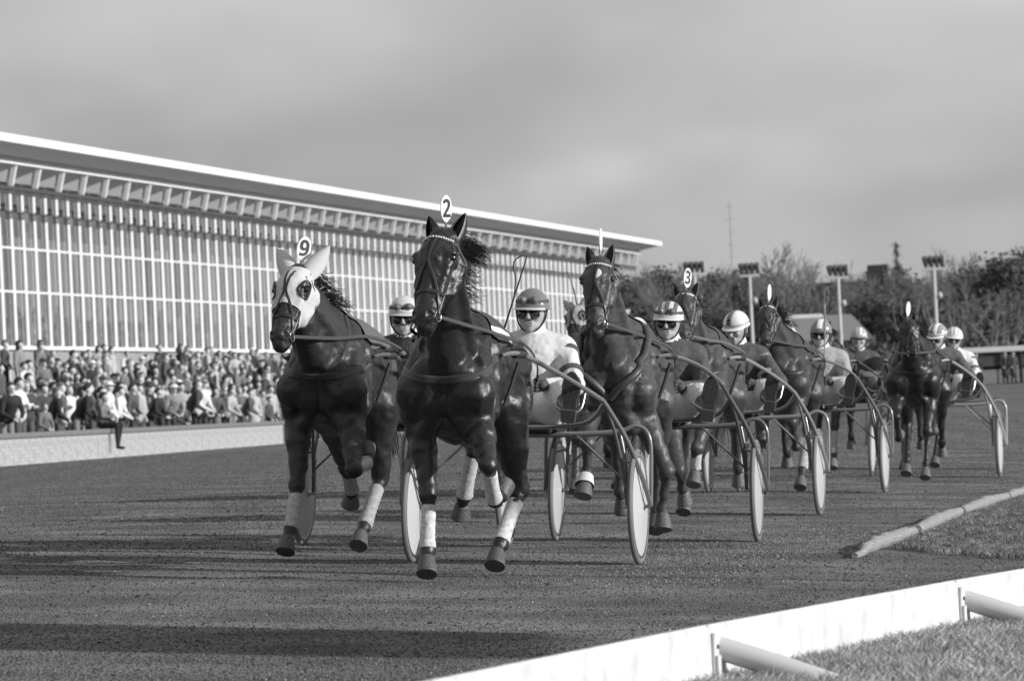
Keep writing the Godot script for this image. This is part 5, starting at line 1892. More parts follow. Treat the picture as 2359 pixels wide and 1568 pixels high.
var crowd_kit := []
var hair_kit := []
func spectator(at: Transform3D, v: int, coat: float, legs: float, hair: int, hair_g: float, place: String, group: String, big := 1.0) -> Node3D:
	var tone := "dark" if coat < 0.06 else ("mid-grey" if coat < 0.16 else ("light grey" if coat < 0.4 else "white"))
	var head: String = ["short", "long", "a hat over"][hair]
	var hw := "dark" if hair_g < 0.05 else ("fair" if hair_g < 0.35 else "white")
	var cap := ("in a %s hat" % hw) if hair == 2 else "with %s %s hair" % [head, hw]
	var pose: String = ["", "", ", arms folded", ", leaning", "", ", hands raised", "", ", leaning"][v]
	var lab := "%s %s, %s%s %s" % ["spectator in " + tone, "coat" if v in [1, 4] else "jacket", cap, pose, place]
	var t := thing("person", lab, "person", at * Transform3D(Basis.from_scale(Vector3.ONE * big), Vector3.ZERO), group)
	var kit: Dictionary = crowd_kit[v]
	var b := part("body", kit.mesh, null, t)
	var mt := [mat(0.5, 0.65), mat(coat, 0.85), mat(legs, 0.85), mat(0.03, 0.6)]
	for i in 4: b.set_surface_override_material(i, mt[i])
	part("hat" if hair == 2 else "hair", hair_kit[v][hair], mat(hair_g, 0.7), t)
	return t

func build_crowd() -> void:
	for v in 8: crowd_kit.append({})
	var id := WorkerThreadPool.add_group_task(func(i: int) -> void: crowd_kit[i] = crowd_shape(i), 8, -1, true)
	WorkerThreadPool.wait_for_group_task_completion(id)
	for v in 8: hair_kit.append([hair_mesh(crowd_kit[v].head, 0), hair_mesh(crowd_kit[v].head, 1), hair_mesh(crowd_kit[v].head, 2)])
	# apron: paving, then broad steps up to the stand
	var mb := MB.new()
	var prof := [Vector2(0.2, 0.1), Vector2(0.2, 0.56), Vector2(2.6, 0.56)]
	for i in 6:
		prof.append(Vector2(2.6 + i * 0.95, 0.56 + 0.29 * (i + 1)))
		prof.append(Vector2(2.6 + (i + 1) * 0.95, 0.56 + 0.29 * (i + 1)))
	prof.append(Vector2(40.0, 2.3))
	for i in prof.size() - 1:
		var p: Vector2 = prof[i]
		var q: Vector2 = prof[i + 1]
		mb.quad(wall_point(-40, p.x) + Vector3.UP * p.y, wall_point(260, p.x) + Vector3.UP * p.y, wall_point(260, q.x) + Vector3.UP * q.y, wall_point(-40, q.x) + Vector3.UP * q.y)
	struct("terrace", mb.commit(), mat(0.2, 0.9, {"tex": "plaster", "scale": 0.3, "world": true}), "paved apron and broad steps in front of the grandstand")
	# the low wall, in bays
	var brick := brick_mat()
	var wt := thing("low_wall", "low pale brick wall with a grey coping along the track", "wall", Transform3D.IDENTITY)
	for i in 5:
		var u0 := -40.0 + i * 17.0
		var u1 := u0 + 16.96
		var c := wall_point((u0 + u1) / 2, 0.0)
		var g := 0.5
		var b := MB.new()
		b.bx(Vector3(0, 0.1, 0), Vector3(0.3, 0.96, u1 - u0))
		var o := part("wall_bay", b.commit(), brick, wt, Transform3D(Basis(-WN, Vector3.UP, -WD), c + Vector3.UP * g))
		var cp := MB.new()
		cp.bx(Vector3(-0.02, 0.635, 0), Vector3(0.46, 0.11, u1 - u0 + 0.02), 0.015)
		part("coping", cp.commit(), mat(0.2, 0.9, {"tex": "plaster", "scale": 0.6}), o)
	var r := RandomNumberGenerator.new()
	r.seed = 77
	var coats := [0.02, 0.03, 0.05, 0.08, 0.11, 0.15, 0.22, 0.3, 0.4, 0.65]
	var rows := [[0.62, 33, -30.0], [1.35, 30, -30.0], [2.1, 28, -30.0], [3.1, 26, 20.0], [4.05, 26, 90.0], [5.0, 29, -30.0], [5.95, 26, 100.0], [6.9, 29, -30.0], [7.9, 31, -30.0], [9.0, 30, 180.0], [10.2, 26, 290.0]]
	for row: Array in rows:
		var w: float = row[0]
		for i in row[1]:
			var X := lerpf(row[2], 680.0, (i + r.randf_range(0.1, 0.9)) / row[1]) - 25.0
			# along the row to where that direction meets it
			var k := (X - CX) / F + 0.0045
			var b := W0 + WN * w
			var u := (b.x + b.z * k) / (-WD.z * k - WD.x)
			if u > 43.4 and w < 1.0: continue
			if w > 6.5 and X < 330.0 and r.randf() < 0.45: continue
			var p := b + WD * u + WN * r.randf_range(-0.3, 0.3) * (0.0 if w < 1.0 else 1.0)
			var kind: int = [3, 7, 3, 2, 0][r.randi() % 5] if w < 1.0 else [0, 1, 2, 4, 5, 6, 0, 6][r.randi() % 8]
			var coat: float = coats[r.randi() % coats.size()]
			var hair := 0 if r.randf() < 0.66 else (1 if r.randf() < 0.7 else 2)
			var hg: float = [0.015, 0.02, 0.03, 0.1, 0.2][r.randi() % 5] if hair < 2 else [0.03, 0.2, 0.7][r.randi() % 3]
			p.y = apron_y((W0 - p).dot(-WN)) + 0.005
			var face := atan2(-WN.x, -WN.z) + r.randf_range(-0.9, 0.35)
			var place := "at the low wall" if w < 1.0 else ("just behind the wall" if w < 2.6 else ("on the steps" if w < 7.0 else "on the top terrace"))
			spectator(Transform3D(Basis(Vector3.UP, face), p), kind, coat, [0.02, 0.04, 0.08, 0.2][r.randi() % 4], hair, hg, place, "spectators " + place, r.randf_range(0.9, 1.06) if r.randf() < 0.9 else 0.72)
	# people seen through the glass
	var fr := stand_frame()
	var tone := [mat(0.5, 0.65), mat(0.03, 0.85), mat(0.12, 0.85), mat(0.4, 0.85), mat(0.02, 0.8)]
	var tools := []
	for i in 5:
		var q := SurfaceTool.new()
		q.begin(Mesh.PRIMITIVE_TRIANGLES)
		tools.append(q)
	for i in 120:
		var stepn := r.randi() % 5
		var a := lerpf(180.0, 300.0, (i + r.randf()) / 120.0)
		var at := Transform3D(Basis(Vector3.UP, HEAD + PI / 2 + r.randf_range(-0.5, 0.3)), fr * Vector3(-1.6 - stepn * 1.5 - 0.7, 3.705 + stepn * 0.3, -a))
		var v: int = [0, 2, 6, 5][r.randi() % 4]
		var m: ArrayMesh = crowd_kit[v].mesh
		tools[0].append_from(m, 0, at)
		tools[1 + r.randi() % 3].append_from(m, 1, at)
		tools[1].append_from(m, 2, at)
		tools[1].append_from(m, 3, at)
		tools[4].append_from(hair_kit[v][r.randi() % 2], 0, at)
	var inside := ArrayMesh.new()
	for i in 5:
		inside = tools[i].commit(inside)
		inside.surface_set_material(i, tone[i])
	var io := part("crowd", inside, null, self)
	tag(io, "seated and standing crowd seen dimly behind the grandstand glass", "crowd", "", "stuff")
	sitting_boy()
	# the child standing at the end of the wall
	var q := wall_point(45.6, 0.3)
	q.y = gh(q.x, q.z) + 0.002
	spectator(Transform3D(Basis(Vector3.UP, 1.2), q), 0, 0.07, 0.03, 0, 0.02, "past the end of the wall", "child past the wall", 0.8)

func brick_mat() -> StandardMaterial3D:
	# courses too fine to tell apart at this distance
	var im := Image.create_empty(256, 256, false, Image.FORMAT_RGB8)
	var r := RandomNumberGenerator.new()
	r.seed = 4
	im.fill(Color(0.8, 0.8, 0.8))
	for row in 16:
		for c in 9:
			var g := r.randf_range(0.86, 1.0)
			im.fill_rect(Rect2i(c * 32 - (16 if row % 2 else 0), row * 16, 30, 14), Color(g, g, g))
	var m := StandardMaterial3D.new()
	m.albedo_color = Color(0.42, 0.42, 0.42).linear_to_srgb()
	m.albedo_texture = ImageTexture.create_from_image(im)
	m.uv1_triplanar = true
	m.uv1_scale = Vector3(0.55, 0.8, 0.55)
	m.roughness = 0.9
	return m

func sitting_boy() -> void:
	var f := Field.new(Vector3(-0.4, -0.05, -0.35), Vector3(0.4, 1.5, 0.75), 0.024)
	f.cap(Vector3(-0.05, 0.68, 0), Vector3(0.05, 0.68, 0), 0.11, 0.11, 0.04, 2)
	f.cap(Vector3(0, 0.75, 0), Vector3(0, 1.02, 0.05), 0.12, 0.13, 0.05, 1, 1.2)
	f.cap(Vector3(-0.12, 1.07, 0.05), Vector3(0.12, 1.07, 0.05), 0.065, 0.065, 0.04, 1)
	f.cap(Vector3(0, 1.1, 0.05), Vector3(0, 1.2, 0.07), 0.05, 0.05, 0.01, 0)
	f.cap(Vector3(0, 1.32, 0.06), Vector3(0, 1.24, 0.11), 0.095, 0.06, 0.02, 0, 0.9)
	f.ball(Vector3(0, 1.28, 0.175), 0.02, 0.012, 0)
	for s: float in [-1.0, 1.0]:
		f.cap(Vector3(0.08 * s, 0.66, 0.02), Vector3(0.1 * s, 0.64, 0.4), 0.085, 0.065, 0.03, 2)
		f.cap(Vector3(0.1 * s, 0.64, 0.4), Vector3(0.1 * s, 0.2, 0.36 - 0.04 * s), 0.065, 0.048, 0.02, 2)
		f.cap(Vector3(0.1 * s, 0.13, 0.35 - 0.04 * s), Vector3(0.11 * s, 0.11, 0.5 - 0.04 * s), 0.042, 0.036, 0.012, 3)
		f.cap(Vector3(0.17 * s, 1.06, 0.05), Vector3(0.23 * s, 0.86, 0.1), 0.055, 0.047, 0.03, 1)
		f.cap(Vector3(0.23 * s, 0.86, 0.1), Vector3(0.08 * s, 0.84, 0.3), 0.046, 0.038, 0.02, 1)
		f.cap(Vector3(0.08 * s, 0.84, 0.3), Vector3(0.03 * s, 0.85, 0.36), 0.036, 0.03, 0.01, 0)
	var out := {}
	f.surf(out)
	var c := wall_point(12.8, 0.0)
	c.y = 0.5 + 0.69 - 0.57
	var t := thing("person", "boy with dark trousers sitting on the wall, legs hanging over the track side", "person", Transform3D(Basis(Vector3.UP, PI / 2 - 0.35), c), "boy on the wall")
	var b := part("body", body_mesh(out, [0, 1, 2, 3]), null, t)
	var mt := [mat(0.38, 0.65), mat(0.16, 0.85), mat(0.014, 0.85), mat(0.02, 0.5)]
	for i in 4: b.set_surface_override_material(i, mt[i])
	var hm := MB.new()
	hm.ball(Transform3D(Basis(Vector3(1, 0, 0), -0.5), Vector3(0, 1.33, 0.045)), Vector3(0.1, 0.105, 0.11), 12, -0.1)
	part("hair", hm.commit(), mat(0.02, 0.8), t)
	var pm := MB.new()
	pm.box(Transform3D(Basis(Vector3(1, 0, 0), -0.5), Vector3(0.0, 0.92, 0.34)), Vector3(0.12, 0.22, 0.01))
	var pp := part("race_card", pm.commit(), mat(0.75, 0.8), self, t.transform)
	tag(pp, "white race card held by the boy sitting on the wall", "paper")


# ---------------------------------------------------------------- woods, masts and houses
func crown_mesh(sd: int, tall: float, wide: float, n: int, conifer: bool) -> ArrayMesh:
	var r := RandomNumberGenerator.new()
	r.seed = sd
	var lobes := []
	for i in 16:
		var u := r.randf_range(0.12, 0.98)
		var spread := wide * (1.05 - u) if conifer else wide * sin(PI * clampf(u * 0.85 + 0.12, 0, 1)) * 0.8
		var an := r.randf() * TAU
		lobes.append([Vector3(cos(an) * spread * r.randf_range(0.2, 0.8), tall * u, sin(an) * spread * r.randf_range(0.2, 0.8)), (wide * 0.42 if not conifer else wide * 0.3 * (1.25 - u)) * r.randf_range(0.6, 1.2)])
	var mb := MB.new()
	for i in n:
		var lb: Array = lobes[r.randi() % lobes.size()]
		var d := Vector3(r.randfn(), r.randfn(), r.randfn()).normalized()
		var p: Vector3 = lb[0] + d * lb[1] * pow(r.randf(), 0.45) * Vector3(1.1, 0.75, 1.1)
		var a := Vector3(r.randfn(), r.randfn(), r.randfn()).normalized()
		var b := a.cross(Vector3(r.randfn(), r.randfn(), r.randfn())).normalized()
		var s := r.randf_range(0.06, 0.17)
		var nn := (a.cross(b) if a.cross(b).dot(d) > 0 else b.cross(a)).normalized()
		var q := mb.vert(p - a * s, nn); mb.vert(p + b * s * 0.7, nn); mb.vert(p + a * s, nn); mb.vert(p - b * s * 0.7, nn)
		mb.tri(q, q + 1, q + 2); mb.tri(q, q + 2, q + 3)
	return mb.commit()

func limbs(mb: MB, r: RandomNumberGenerator, p: Vector3, d: Vector3, l: float, rad: float, depth: int) -> void:
	var e := p + d * l
	var m := p + d * l * 0.5 + Vector3(r.randfn(), r.randfn(), r.randfn()) * l * 0.04
	mb.tube([p, m, e], [rad, rad * 0.82, rad * 0.62], 5 if depth > 2 else 3)
	if depth == 0: return
	var n := 3 if depth > 1 else 4
	for i in n:
		var ax := d.cross(Vector3(r.randfn(), r.randfn(), r.randfn())).normalized()
		var nd := (Basis(ax, r.randf_range(0.25, 0.75)) * d + Vector3.UP * 0.12).normalized()
		limbs(mb, r, p.lerp(e, r.randf_range(0.55, 1.0)), nd, l * r.randf_range(0.55, 0.8), rad * 0.58, depth - 1)

func build_background() -> void:
	var r := RandomNumberGenerator.new()
	r.seed = 31
	var crowns := []
	for i in 5: crowns.append(crown_mesh(100 + i, 8.0, 3.4, 4200, false))
	for i in 2: crowns.append(crown_mesh(120 + i, 9.0, 2.2, 3000, true))
	var trunk := MB.new()
	trunk.tube(smooth([Vector3(0, -0.4, 0), Vector3(0.06, 2.2, 0.05), Vector3(-0.05, 4.6, 0), Vector3(0, 7.4, 0.05)], 3), [0.26, 0.24, 0.22, 0.2, 0.19, 0.17, 0.14, 0.11, 0.07, 0.04], 8)
	for q in 6: trunk.tube([Vector3(0, 2.0 + q * 0.8, 0), Vector3(cos(q * 2.1) * 1.3, 3.1 + q * 0.8, sin(q * 2.1) * 1.3)], [0.08, 0.03], 5)
	var tmesh := trunk.commit()
	var leaf := mat(0.075, 0.85, {"back": 0.08})
	var leaf2 := mat(0.1, 0.85, {"back": 0.08})
	var bark := mat(0.06, 0.9)
	# [X of the foot, Y of the top, distance, kind]
	var wood := []
	var X := 1385.0
	while X < 2560.0:
		wood.append([X + r.randf_range(-14, 14), 652.0 + 24.0 * sin(X * 0.021) + r.randf_range(-18, 22), r.randf_range(430, 470), r.randi() % 5])
		X += 30.0
	X = 1400.0
	while X < 2560.0:
		wood.append([X + r.randf_range(-14, 14), 690.0 + r.randf_range(-25, 30), r.randf_range(395, 420), r.randi() % 5])
		X += 38.0
	wood.append_array([[1528, 612, 425, 0], [1662, 600, 430, 6], [1735, 585, 440, 6], [2290, 598, 400, 1], [2330, 615, 395, 2], [2250, 612, 420, 3], [2012, 655, 436, 0], [2052, 648, 438, 2], [2268, 590, 400, 1], [2322, 582, 395, 0], [2352, 594, 398, 3], [2395, 578, 400, 2]])
	for w: Array in wood:
		var p := away(w[0], 900, w[2])
		p.y = gh(p.x, p.z)
		var top := away(w[0] - 0.047 * (900 - w[1]), w[1], w[2])
		var hgt: float = top.y - p.y
		var kind: int = w[3]
		var sc: float = hgt / (8.4 if kind < 5 else 9.0)
		var pale := r.randf() >= 0.6
		var lab := ("dense %s tree in the %s of the wood beyond the track" % ["paler" if pale else "dark", "tall back row" if w[2] > 424 else "lower front row"]) if kind < 5 else "pointed dark conifer rising from the wood beyond the track"
		var t := thing("woodland_tree" if kind < 5 else "conifer_tree", lab, "tree", Transform3D(Basis(Vector3.UP, r.randf() * TAU).scaled(Vector3(sc * (1.25 if kind < 5 else 0.8), sc, sc * 1.25)), p), "dense trees of the wood" if kind < 5 else "conifers of the wood")
		part("trunk", tmesh, bark, t)
		part("crown", crowns[kind], leaf2 if pale else leaf, t)
	# bare trees above and in front of the wood
	var bare := []
	for i in 3:
		var rr := RandomNumberGenerator.new()
		rr.seed = 60 + i
		var tb := MB.new()
		limbs(tb, rr, Vector3(0, -0.3, 0), Vector3(0.04, 1, 0).normalized(), 3.4, 0.2, 5)
		bare.append(tb.commit())
	var ha := AABB()
	var bl := []
	X = 1480.0
	while X < 2420.0:
		bl.append([X + r.randf_range(-12, 12), 615.0 + r.randf_range(-28, 50), r.randf_range(380, 432), r.randi() % 3])
		X += 34.0
	bl.append_array([[1800, 556, 445, 0], [1772, 590, 450, 1], [1838, 585, 440, 2], [2200, 562, 430, 1], [2232, 578, 425, 0], [2172, 590, 435, 2], [1905, 600, 452, 1], [2345, 645, 330, 2], [2295, 660, 335, 0], [2215, 690, 340, 1], [1700, 610, 440, 2], [2080, 556, 435, 3]])
	for bq: Array in bl:
		var p := away(bq[0], 900, bq[2])
		p.y = gh(p.x, p.z)
		var top := away(bq[0] - 0.047 * (900 - bq[1]), bq[1], bq[2])
		if bq[3] == 3:
			# a larch: straight stem, thin drooping tiers
			var lm := MB.new()
			var hh: float = top.y - p.y
			var t2 := thing("larch_tree", "bare pointed larch standing above the wood", "tree", Transform3D(Basis.IDENTITY, p))
			lm.tube([Vector3(0, -0.3, 0), Vector3(0.05, hh * 0.5, 0), Vector3(0, hh, 0)], [0.16, 0.1, 0.02], 6)
			part("trunk", lm.commit(), bark, t2)
			var cm := MB.new()
			for i in 260:
				var u := r.randf_range(0.2, 0.99)
				var an := r.randf() * TAU
				var l := 2.3 * (1.04 - u) * r.randf_range(0.5, 1.1)
				var b0 := Vector3(0, hh * u, 0)
				var b1 := b0 + Vector3(cos(an) * l, -0.12 * l, sin(an) * l)
				cm.tube([b0, b0.lerp(b1, 0.5) + Vector3.UP * 0.06, b1], [0.03, 0.022, 0.012], 3)
				for q in 4:
					var c := b0.lerp(b1, 0.3 + 0.2 * q)
					cm.tube([c, c + Vector3(r.randfn() * 0.2, -0.22, r.randfn() * 0.2)], [0.016, 0.01], 3)
			part("crown", cm.commit(), bark, t2)
			continue
		var mesh: Mesh = bare[bq[3]]
		var sc: float = (top.y - p.y) / mesh.get_aabb().end.y
		var t := thing("bare_tree", "leafless tree with fine %s twigs at the edge of the wood" % ["spreading", "upright", "tangled"][bq[3]], "tree", Transform3D(Basis(Vector3.UP, r.randf() * TAU).scaled(Vector3.ONE * sc), p), "leafless trees of the wood")
		part("trunk", mesh, mat(0.16, 0.9), t)
	# shrubs along the foot of the wood
	var shrub := []
	for i in 3: shrub.append(crown_mesh(140 + i, 3.0, 2.6, 2200, false))
	X = 1380.0
	while X < 2560.0:
		var d := r.randf_range(352, 372)
		var p := away(X, 900, d)
		p.y = gh(p.x, p.z) - 0.3
		var t := thing("shrub", "dark shrub in the belt along the foot of the wood", "shrub", Transform3D(Basis(Vector3.UP, r.randf() * TAU).scaled(Vector3(1.1, r.randf_range(0.85, 1.35), 1.1)), p), "shrubs at the foot of the wood")
		part("foliage", shrub[r.randi() % 3], mat(0.1, 0.9, {"back": 0.08}), t)
		var sm := MB.new()
		sm.tube([Vector3(0, -0.2, 0), Vector3(0.1, 1.2, 0)], [0.08, 0.04], 5)
		part("stem", sm.commit(), bark, t)
		X += 44.0 + r.randf_range(-8, 8)

func floodlight_mast(X: float, Ytop: float, Xfoot: float, d: float, label: String) -> void:
	var p := away(Xfoot, 900, d)
	p.y = gh(p.x, p.z)
	var top := away(X, Ytop, d)
	var h := top.y - p.y
	var t := thing("floodlight_mast", label, "floodlight", Transform3D(Basis.IDENTITY, p), "floodlight masts along the far bend")
	var pale := mat(0.5, 0.6)
	var mb := MB.new()
	mb.tube([Vector3(0, -0.2, 0), Vector3(0, h, 0)], [0.13, 0.1], 10)
	part("pole", mb.commit(), pale, t)
	mb = MB.new()
	mb.bx(Vector3(0, h, 0), Vector3(1.3, 0.14, 0.14), 0.02)
	part("cross_arm", mb.commit(), pale, t)
	for i in 4:
		var lt := Transform3D(Basis(Vector3(0, 0, 1), 0.16) * Basis(Vector3(1, 0, 0), 0.5), Vector3(-0.5 + i * 0.335, h + 0.45, 0))
		mb = MB.new()
		mb.lathe(lt, [Vector2(0.0, -0.34), Vector2(0.09, -0.33), Vector2(0.13, -0.15), Vector2(0.18, 0.3), Vector2(0.17, 0.34), Vector2(0.0, 0.3)], 14)
		var o := part("lamp_head", mb.commit(), mat(0.09, 0.5), t)
		mb = MB.new()
		mb.bx(lt * Vector3(0.17, 0.02, 0.0), Vector3(0.07, 0.6, 0.07), 0.02)
		part("yoke", mb.commit(), pale, o)
	mb = MB.new()
	mb.ball(Transform3D(Basis.IDENTITY, Vector3(0.3, h - 1.6, 0)), Vector3(0.16, 0.24, 0.16), 10)
	mb.tube([Vector3(0, h - 1.6, 0), Vector3(0.3, h - 1.6, 0)], 0.05, 6)
	part("loudspeaker", mb.commit(), mat(0.45, 0.6), t)

func build_far_side() -> void:
	floodlight_mast(1600, 632, 1612, 330.0, "floodlight mast with four lamps, partly behind the plate with number 3")
	floodlight_mast(1727, 635, 1739, 330.0, "floodlight mast behind the brown horse in blinkers")
	floodlight_mast(1931, 640, 1943, 325.0, "floodlight mast rising behind the whip with the looped lash")
	floodlight_mast(2152, 620, 2165, 315.0, "floodlight mast behind the boldly striped helmet")
	# antenna mast above the trees
	var p := away(1700, 900, 455)
	p.y = gh(p.x, p.z)
	var h := away(1697, 462, 455).y - p.y
	var t := thing("antenna_mast", "thin lattice antenna mast standing above the wood", "mast", Transform3D(Basis.IDENTITY, p))
	var mb := MB.new()
	mb.tube([Vector3.ZERO, Vector3(0, h, 0)], [0.06, 0.025], 5)
	part("pole", mb.commit(), mat(0.2, 0.7), t)
	for i in 5:
		mb = MB.new()
		mb.bx(Vector3(0, h - 0.5 - i * 1.1, 0), Vector3(0.9 - 0.08 * i if i % 2 else 0.6, 0.035, 0.035))
		part("aerial", mb.commit(), mat(0.25, 0.7), t)
	# a dark house deep in the wood with lit white window frames
	house(1960, 452, 8.0, 11.4, 3.0, "dark tall house among the trees with white windows", 0.025, [Vector3(-4.0, 8.3, 0.3), Vector3(-3.5, 8.3, 0.3), Vector3(0.7, 8.3, 0.85)], 0.03)
	# low house with a white gable
	var g := away(1825, 900, 372)
	g.y = gh(g.x, g.z)
	var lt := thing("gabled_house", "low grey-roofed house with a white pointed gable", "house", Transform3D(Basis(Vector3.UP, 0.25), g))
	var tk := 372.0 / F
	mb = MB.new()
	mb.bx(Vector3(2.6, 1.9, -2.2), Vector3(6.8, 3.8, 4.2))
	part("wall", mb.commit(), mat(0.12, 0.9), lt)
	mb = MB.new()
	mb.prism(Transform3D(Basis.IDENTITY, Vector3(-0.02, 0, 0.05)), PackedVector2Array([Vector2(-0.8, 3.6), Vector2(0.75, 3.6), Vector2(0.0, 5.85)]), 0.2)
	part("gable", mb.commit(), mat(0.75, 0.7), lt)
	mb = MB.new()
	mb.quad(Vector3(-0.9, 3.7, 0.3), Vector3(6.3, 3.7, 0.3), Vector3(5.4, 5.6, -2.2), Vector3(0.2, 5.6, -2.2))
	mb.quad(Vector3(-0.9, 3.7, -4.6), Vector3(6.3, 3.7, -4.6), Vector3(5.4, 5.6, -2.2), Vector3(0.2, 5.6, -2.2))
	mb.quad(Vector3(6.3, 3.7, 0.3), Vector3(6.3, 3.7, -4.6), Vector3(5.4, 5.6, -2.2), Vector3(5.4, 5.6, -2.2))
	mb.quad(Vector3(-0.9, 3.7, 0.3), Vector3(-0.9, 3.7, -4.6), Vector3(0.2, 5.6, -2.2), Vector3(0.2, 5.6, -2.2))
	part("roof", mb.commit(), mat(0.16, 0.9), lt)
	mb = MB.new()
	mb.bx(Vector3(1.6, 5.55, -2.2), Vector3(3.2, 0.3, 0.5), 0.05)
	part("ridge_cap", mb.commit(), mat(0.5, 0.8), lt)
	# low building with two white chimneys
	var cb := away(1462, 900, 360)
	cb.y = gh(cb.x, cb.z)
	var ct := thing("pavilion", "low dark pavilion with two white chimneys behind the plain white helmet", "building", Transform3D(Basis(Vector3.UP, 0.2), cb))
	mb = MB.new()
	mb.bx(Vector3(0, 2.0, -1.5), Vector3(4.4, 4.0, 3.0))
	part("wall", mb.commit(), mat(0.09, 0.9), ct)
	for q: Vector3 in [Vector3(-0.25, 6.3, 0.5), Vector3(0.18, 5.2, 0.4)]:
		mb = MB.new()
		mb.bx(Vector3(q.x, (4.0 + q.y) / 2, -0.6), Vector3(q.z * 0.7, q.y - 4.0, 0.4), 0.03)
		mb.bx(Vector3(q.x, q.y, -0.6), Vector3(q.z, 0.3, 0.55), 0.05)
		part("chimney", mb.commit(), mat(0.6, 0.8), ct)
	# long shed with a white fascia at the far right, white boards and people before it
	var s0 := away(2205, 885, 296)
	s0.y = gh(s0.x, s0.z)
	var top := away(2290, 805, 296).y - s0.y
	var st := thing("shed", "long low open-fronted shed with a white fascia", "shed", Transform3D(Basis(Vector3.UP, -0.06), s0))
	mb = MB.new()
	mb.bx(Vector3(9.0, top, 0.0), Vector3(18.0, 0.3, 0.12), 0.02)
	part("fascia", mb.commit(), mat(0.62, 0.7), st)
	mb = MB.new()
	mb.bx(Vector3(9.0, top + 0.12, -2.2), Vector3(18.0, 0.12, 4.4))
	part("roof", mb.commit(), mat(0.15, 0.9), st)
	mb = MB.new()
	mb.bx(Vector3(9.0, top * 0.5, -4.4), Vector3(18.0, top, 0.15))
	part("back_wall", mb.commit(), mat(0.06, 0.9), st)
	for i in 16:
		mb = MB.new()
		mb.bx(Vector3(0.3 + i * 1.15, top * 0.5, -0.1), Vector3(0.1, top, 0.1))
		part("post", mb.commit(), mat(0.06, 0.8), st)
	mb = MB.new()
	mb.bx(Vector3(9.0, top * 0.7, -0.22), Vector3(18.0, top * 0.36, 0.08))
	part("front_panel", mb.commit(), mat(0.07, 0.85), st)
	var wb := [[2240, 2300], [2300, 2352], [2356, 2420]]
	for i in wb.size():
		var x0 := away(wb[i][0], 882, 290)
		var x1 := away(wb[i][1], 882, 290)
		var c := (x0 + x1) / 2
		c.y = gh(c.x, c.z)
		mb = MB.new()
		mb.bx(Vector3(0, 0.42, 0), Vector3(x1.x - x0.x - 0.08, 0.78, 0.06), 0.01)
		var o := part("board", mb.commit(), mat(0.4, 0.85, {"tex": "mud", "scale": 0.9}), thing("advertising_board", ["weathered pale board at the left end before the shed", "weathered pale board behind the pair of people by the shed", "weathered pale board running off at the far side of the shed"][i], "board", Transform3D(Basis.IDENTITY, c), "boards before the shed"))
		for q: float in [-0.4, 0.4]:
			var leg := MB.new()
			leg.bx(Vector3((x1.x - x0.x) * q, 0.2, -0.06), Vector3(0.06, 0.5, 0.05))
			part("post", leg.commit(), mat(0.1, 0.9), o.get_parent())
	for q: Array in [[2252, 0.02, "alone before the shed"], [2318, 0.03, "in a pair before the shed"], [2337, 0.05, "in a pair before the shed"]]:
		var c := away(q[0], 886, 286)
		c.y = gh(c.x, c.z)
		spectator(Transform3D(Basis(Vector3.UP, 0.4), c), 4 if q[0] > 2300 else 6, q[1], 0.02, 0, 0.02, q[2], "people before the shed")

func house(X: float, d: float, wide: float, tall: float, deep: float, label: String, g: float, wins: Array, roof: float) -> void:
	var p := away(X, 900, d)
	p.y = gh(p.x, p.z)
	var t := thing("house", label, "house", Transform3D(Basis.IDENTITY, p))
	var mb := MB.new()
	mb.bx(Vector3(0, tall / 2 - 0.9, -deep), Vector3(wide, tall - 1.8, deep * 2))
	part("wall", mb.commit(), mat(g, 0.9), t)
	mb = MB.new()
	mb.bx(Vector3(wide * 0.38, tall - 1.2, -deep), Vector3(1.7, 1.6, 2.0), 0.03)
	part("roof_block", mb.commit(), mat(roof, 0.9), t)
	for w: Vector3 in wins:
		mb = MB.new()
		mb.bx(Vector3(w.x, w.y, 0.04), Vector3(w.z, 1.3, 0.08), 0.01)
		var o := part("window", mb.commit(), mat(0.62, 0.5), t)
		mb = MB.new()
		mb.bx(Vector3(w.x, w.y - 0.7, 0.08), Vector3(w.z + 0.2, 0.08, 0.16))
		part("sill", mb.commit(), mat(0.4, 0.8), o)

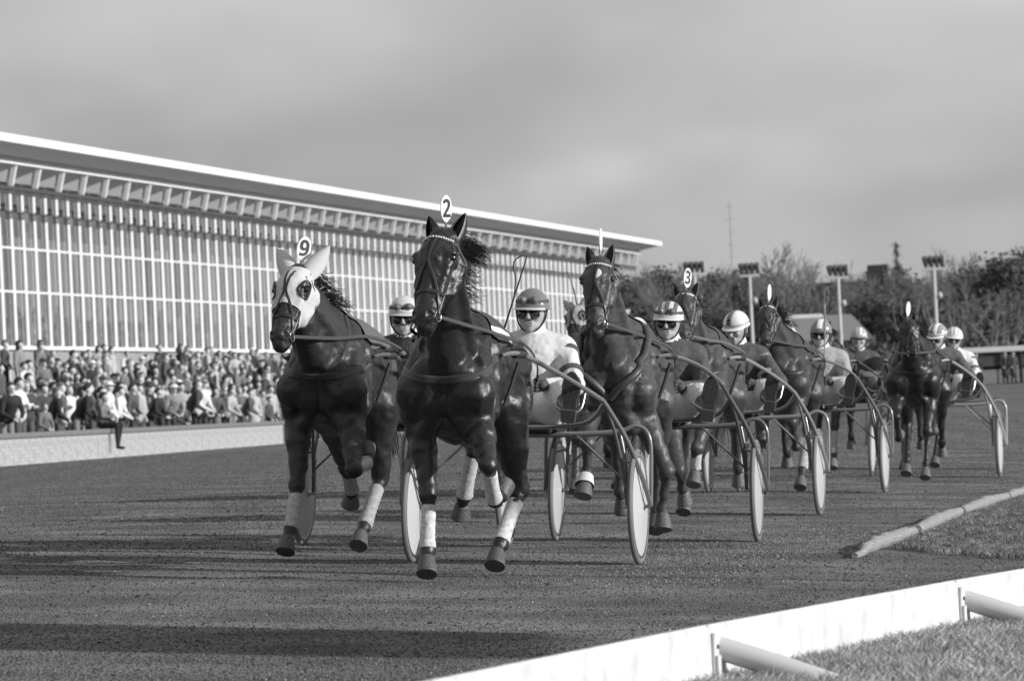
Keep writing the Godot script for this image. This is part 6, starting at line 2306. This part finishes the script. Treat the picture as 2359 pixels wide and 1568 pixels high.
func build_shadow_board() -> void:
	# added panel on a gantry, out of the picture, to cast the foreground shadow
	var p := Vector3(15.4, 0, -15.75)
	p.y = gh(p.x, p.z)
	var t := thing("added_shadow_board", "added unseen panel on a tall gantry, casting the foreground shadow", "board", Transform3D(Basis.IDENTITY, p))
	for z: float in [-7.5, 7.5]:
		var mb := MB.new()
		mb.tube([Vector3(0, -0.3, z), Vector3(0, 8.1, z)], 0.05, 10)
		part("post", mb.commit(), mat(0.3, 0.7), t)
	var bm := MB.new()
	bm.bx(Vector3(0, 8.0, 0), Vector3(0.14, 0.2, 15.0))
	part("gantry_beam", bm.commit(), mat(0.3, 0.7), t)
	var pn := MB.new()
	pn.bx(Vector3(0, 6.72, 0), Vector3(0.7, 2.28, 1.95), 0.02)
	part("panel", pn.commit(), mat(0.1, 0.7), t)
	for i in 3:
		var sl := MB.new()
		sl.bx(Vector3(-0.36, 6.0 + i * 0.7, 0), Vector3(0.03, 0.5, 1.7))
		part("slot", sl.commit(), mat(0.6, 0.8), t)
	for z: float in [-0.6, 0.6]:
		var hg := MB.new()
		hg.tube([Vector3(0, 7.8, z), Vector3(0, 8.0, z)], 0.03, 8)
		part("hanger", hg.commit(), mat(0.2, 0.7), t)

func build_small_things() -> void:
	# clods thrown up on the track
	var r := RandomNumberGenerator.new()
	r.seed = 91
	var cl := MB.new()
	cl.ball(Transform3D.IDENTITY, Vector3(1, 0.6, 0.9), 8)
	var list := []
	for i in 420:
		var d := r.randf_range(20.0, 48.0)
		var x := d * r.randf_range(-0.1, 0.09)
		if side_of(rail_line, Vector3(x, 0, -d)) > -0.05: continue
		if d > 33.0 and side_of(kerb_line, Vector3(x, 0, -d)) > -0.2: continue
		var s := r.randf_range(0.004, 0.011)
		list.append([Transform3D(Basis(Vector3.UP, r.randf() * TAU).scaled(Vector3(s * r.randf_range(0.8, 1.6), s, s)), Vector3(x, gh(x, -d) + s * 0.2, -d)), r.randf_range(0.02, 0.08)])
	scatter("clods", "dark clods of cinder thrown up on the track", "clods", cl.commit(), tint_mat(0.95), list)
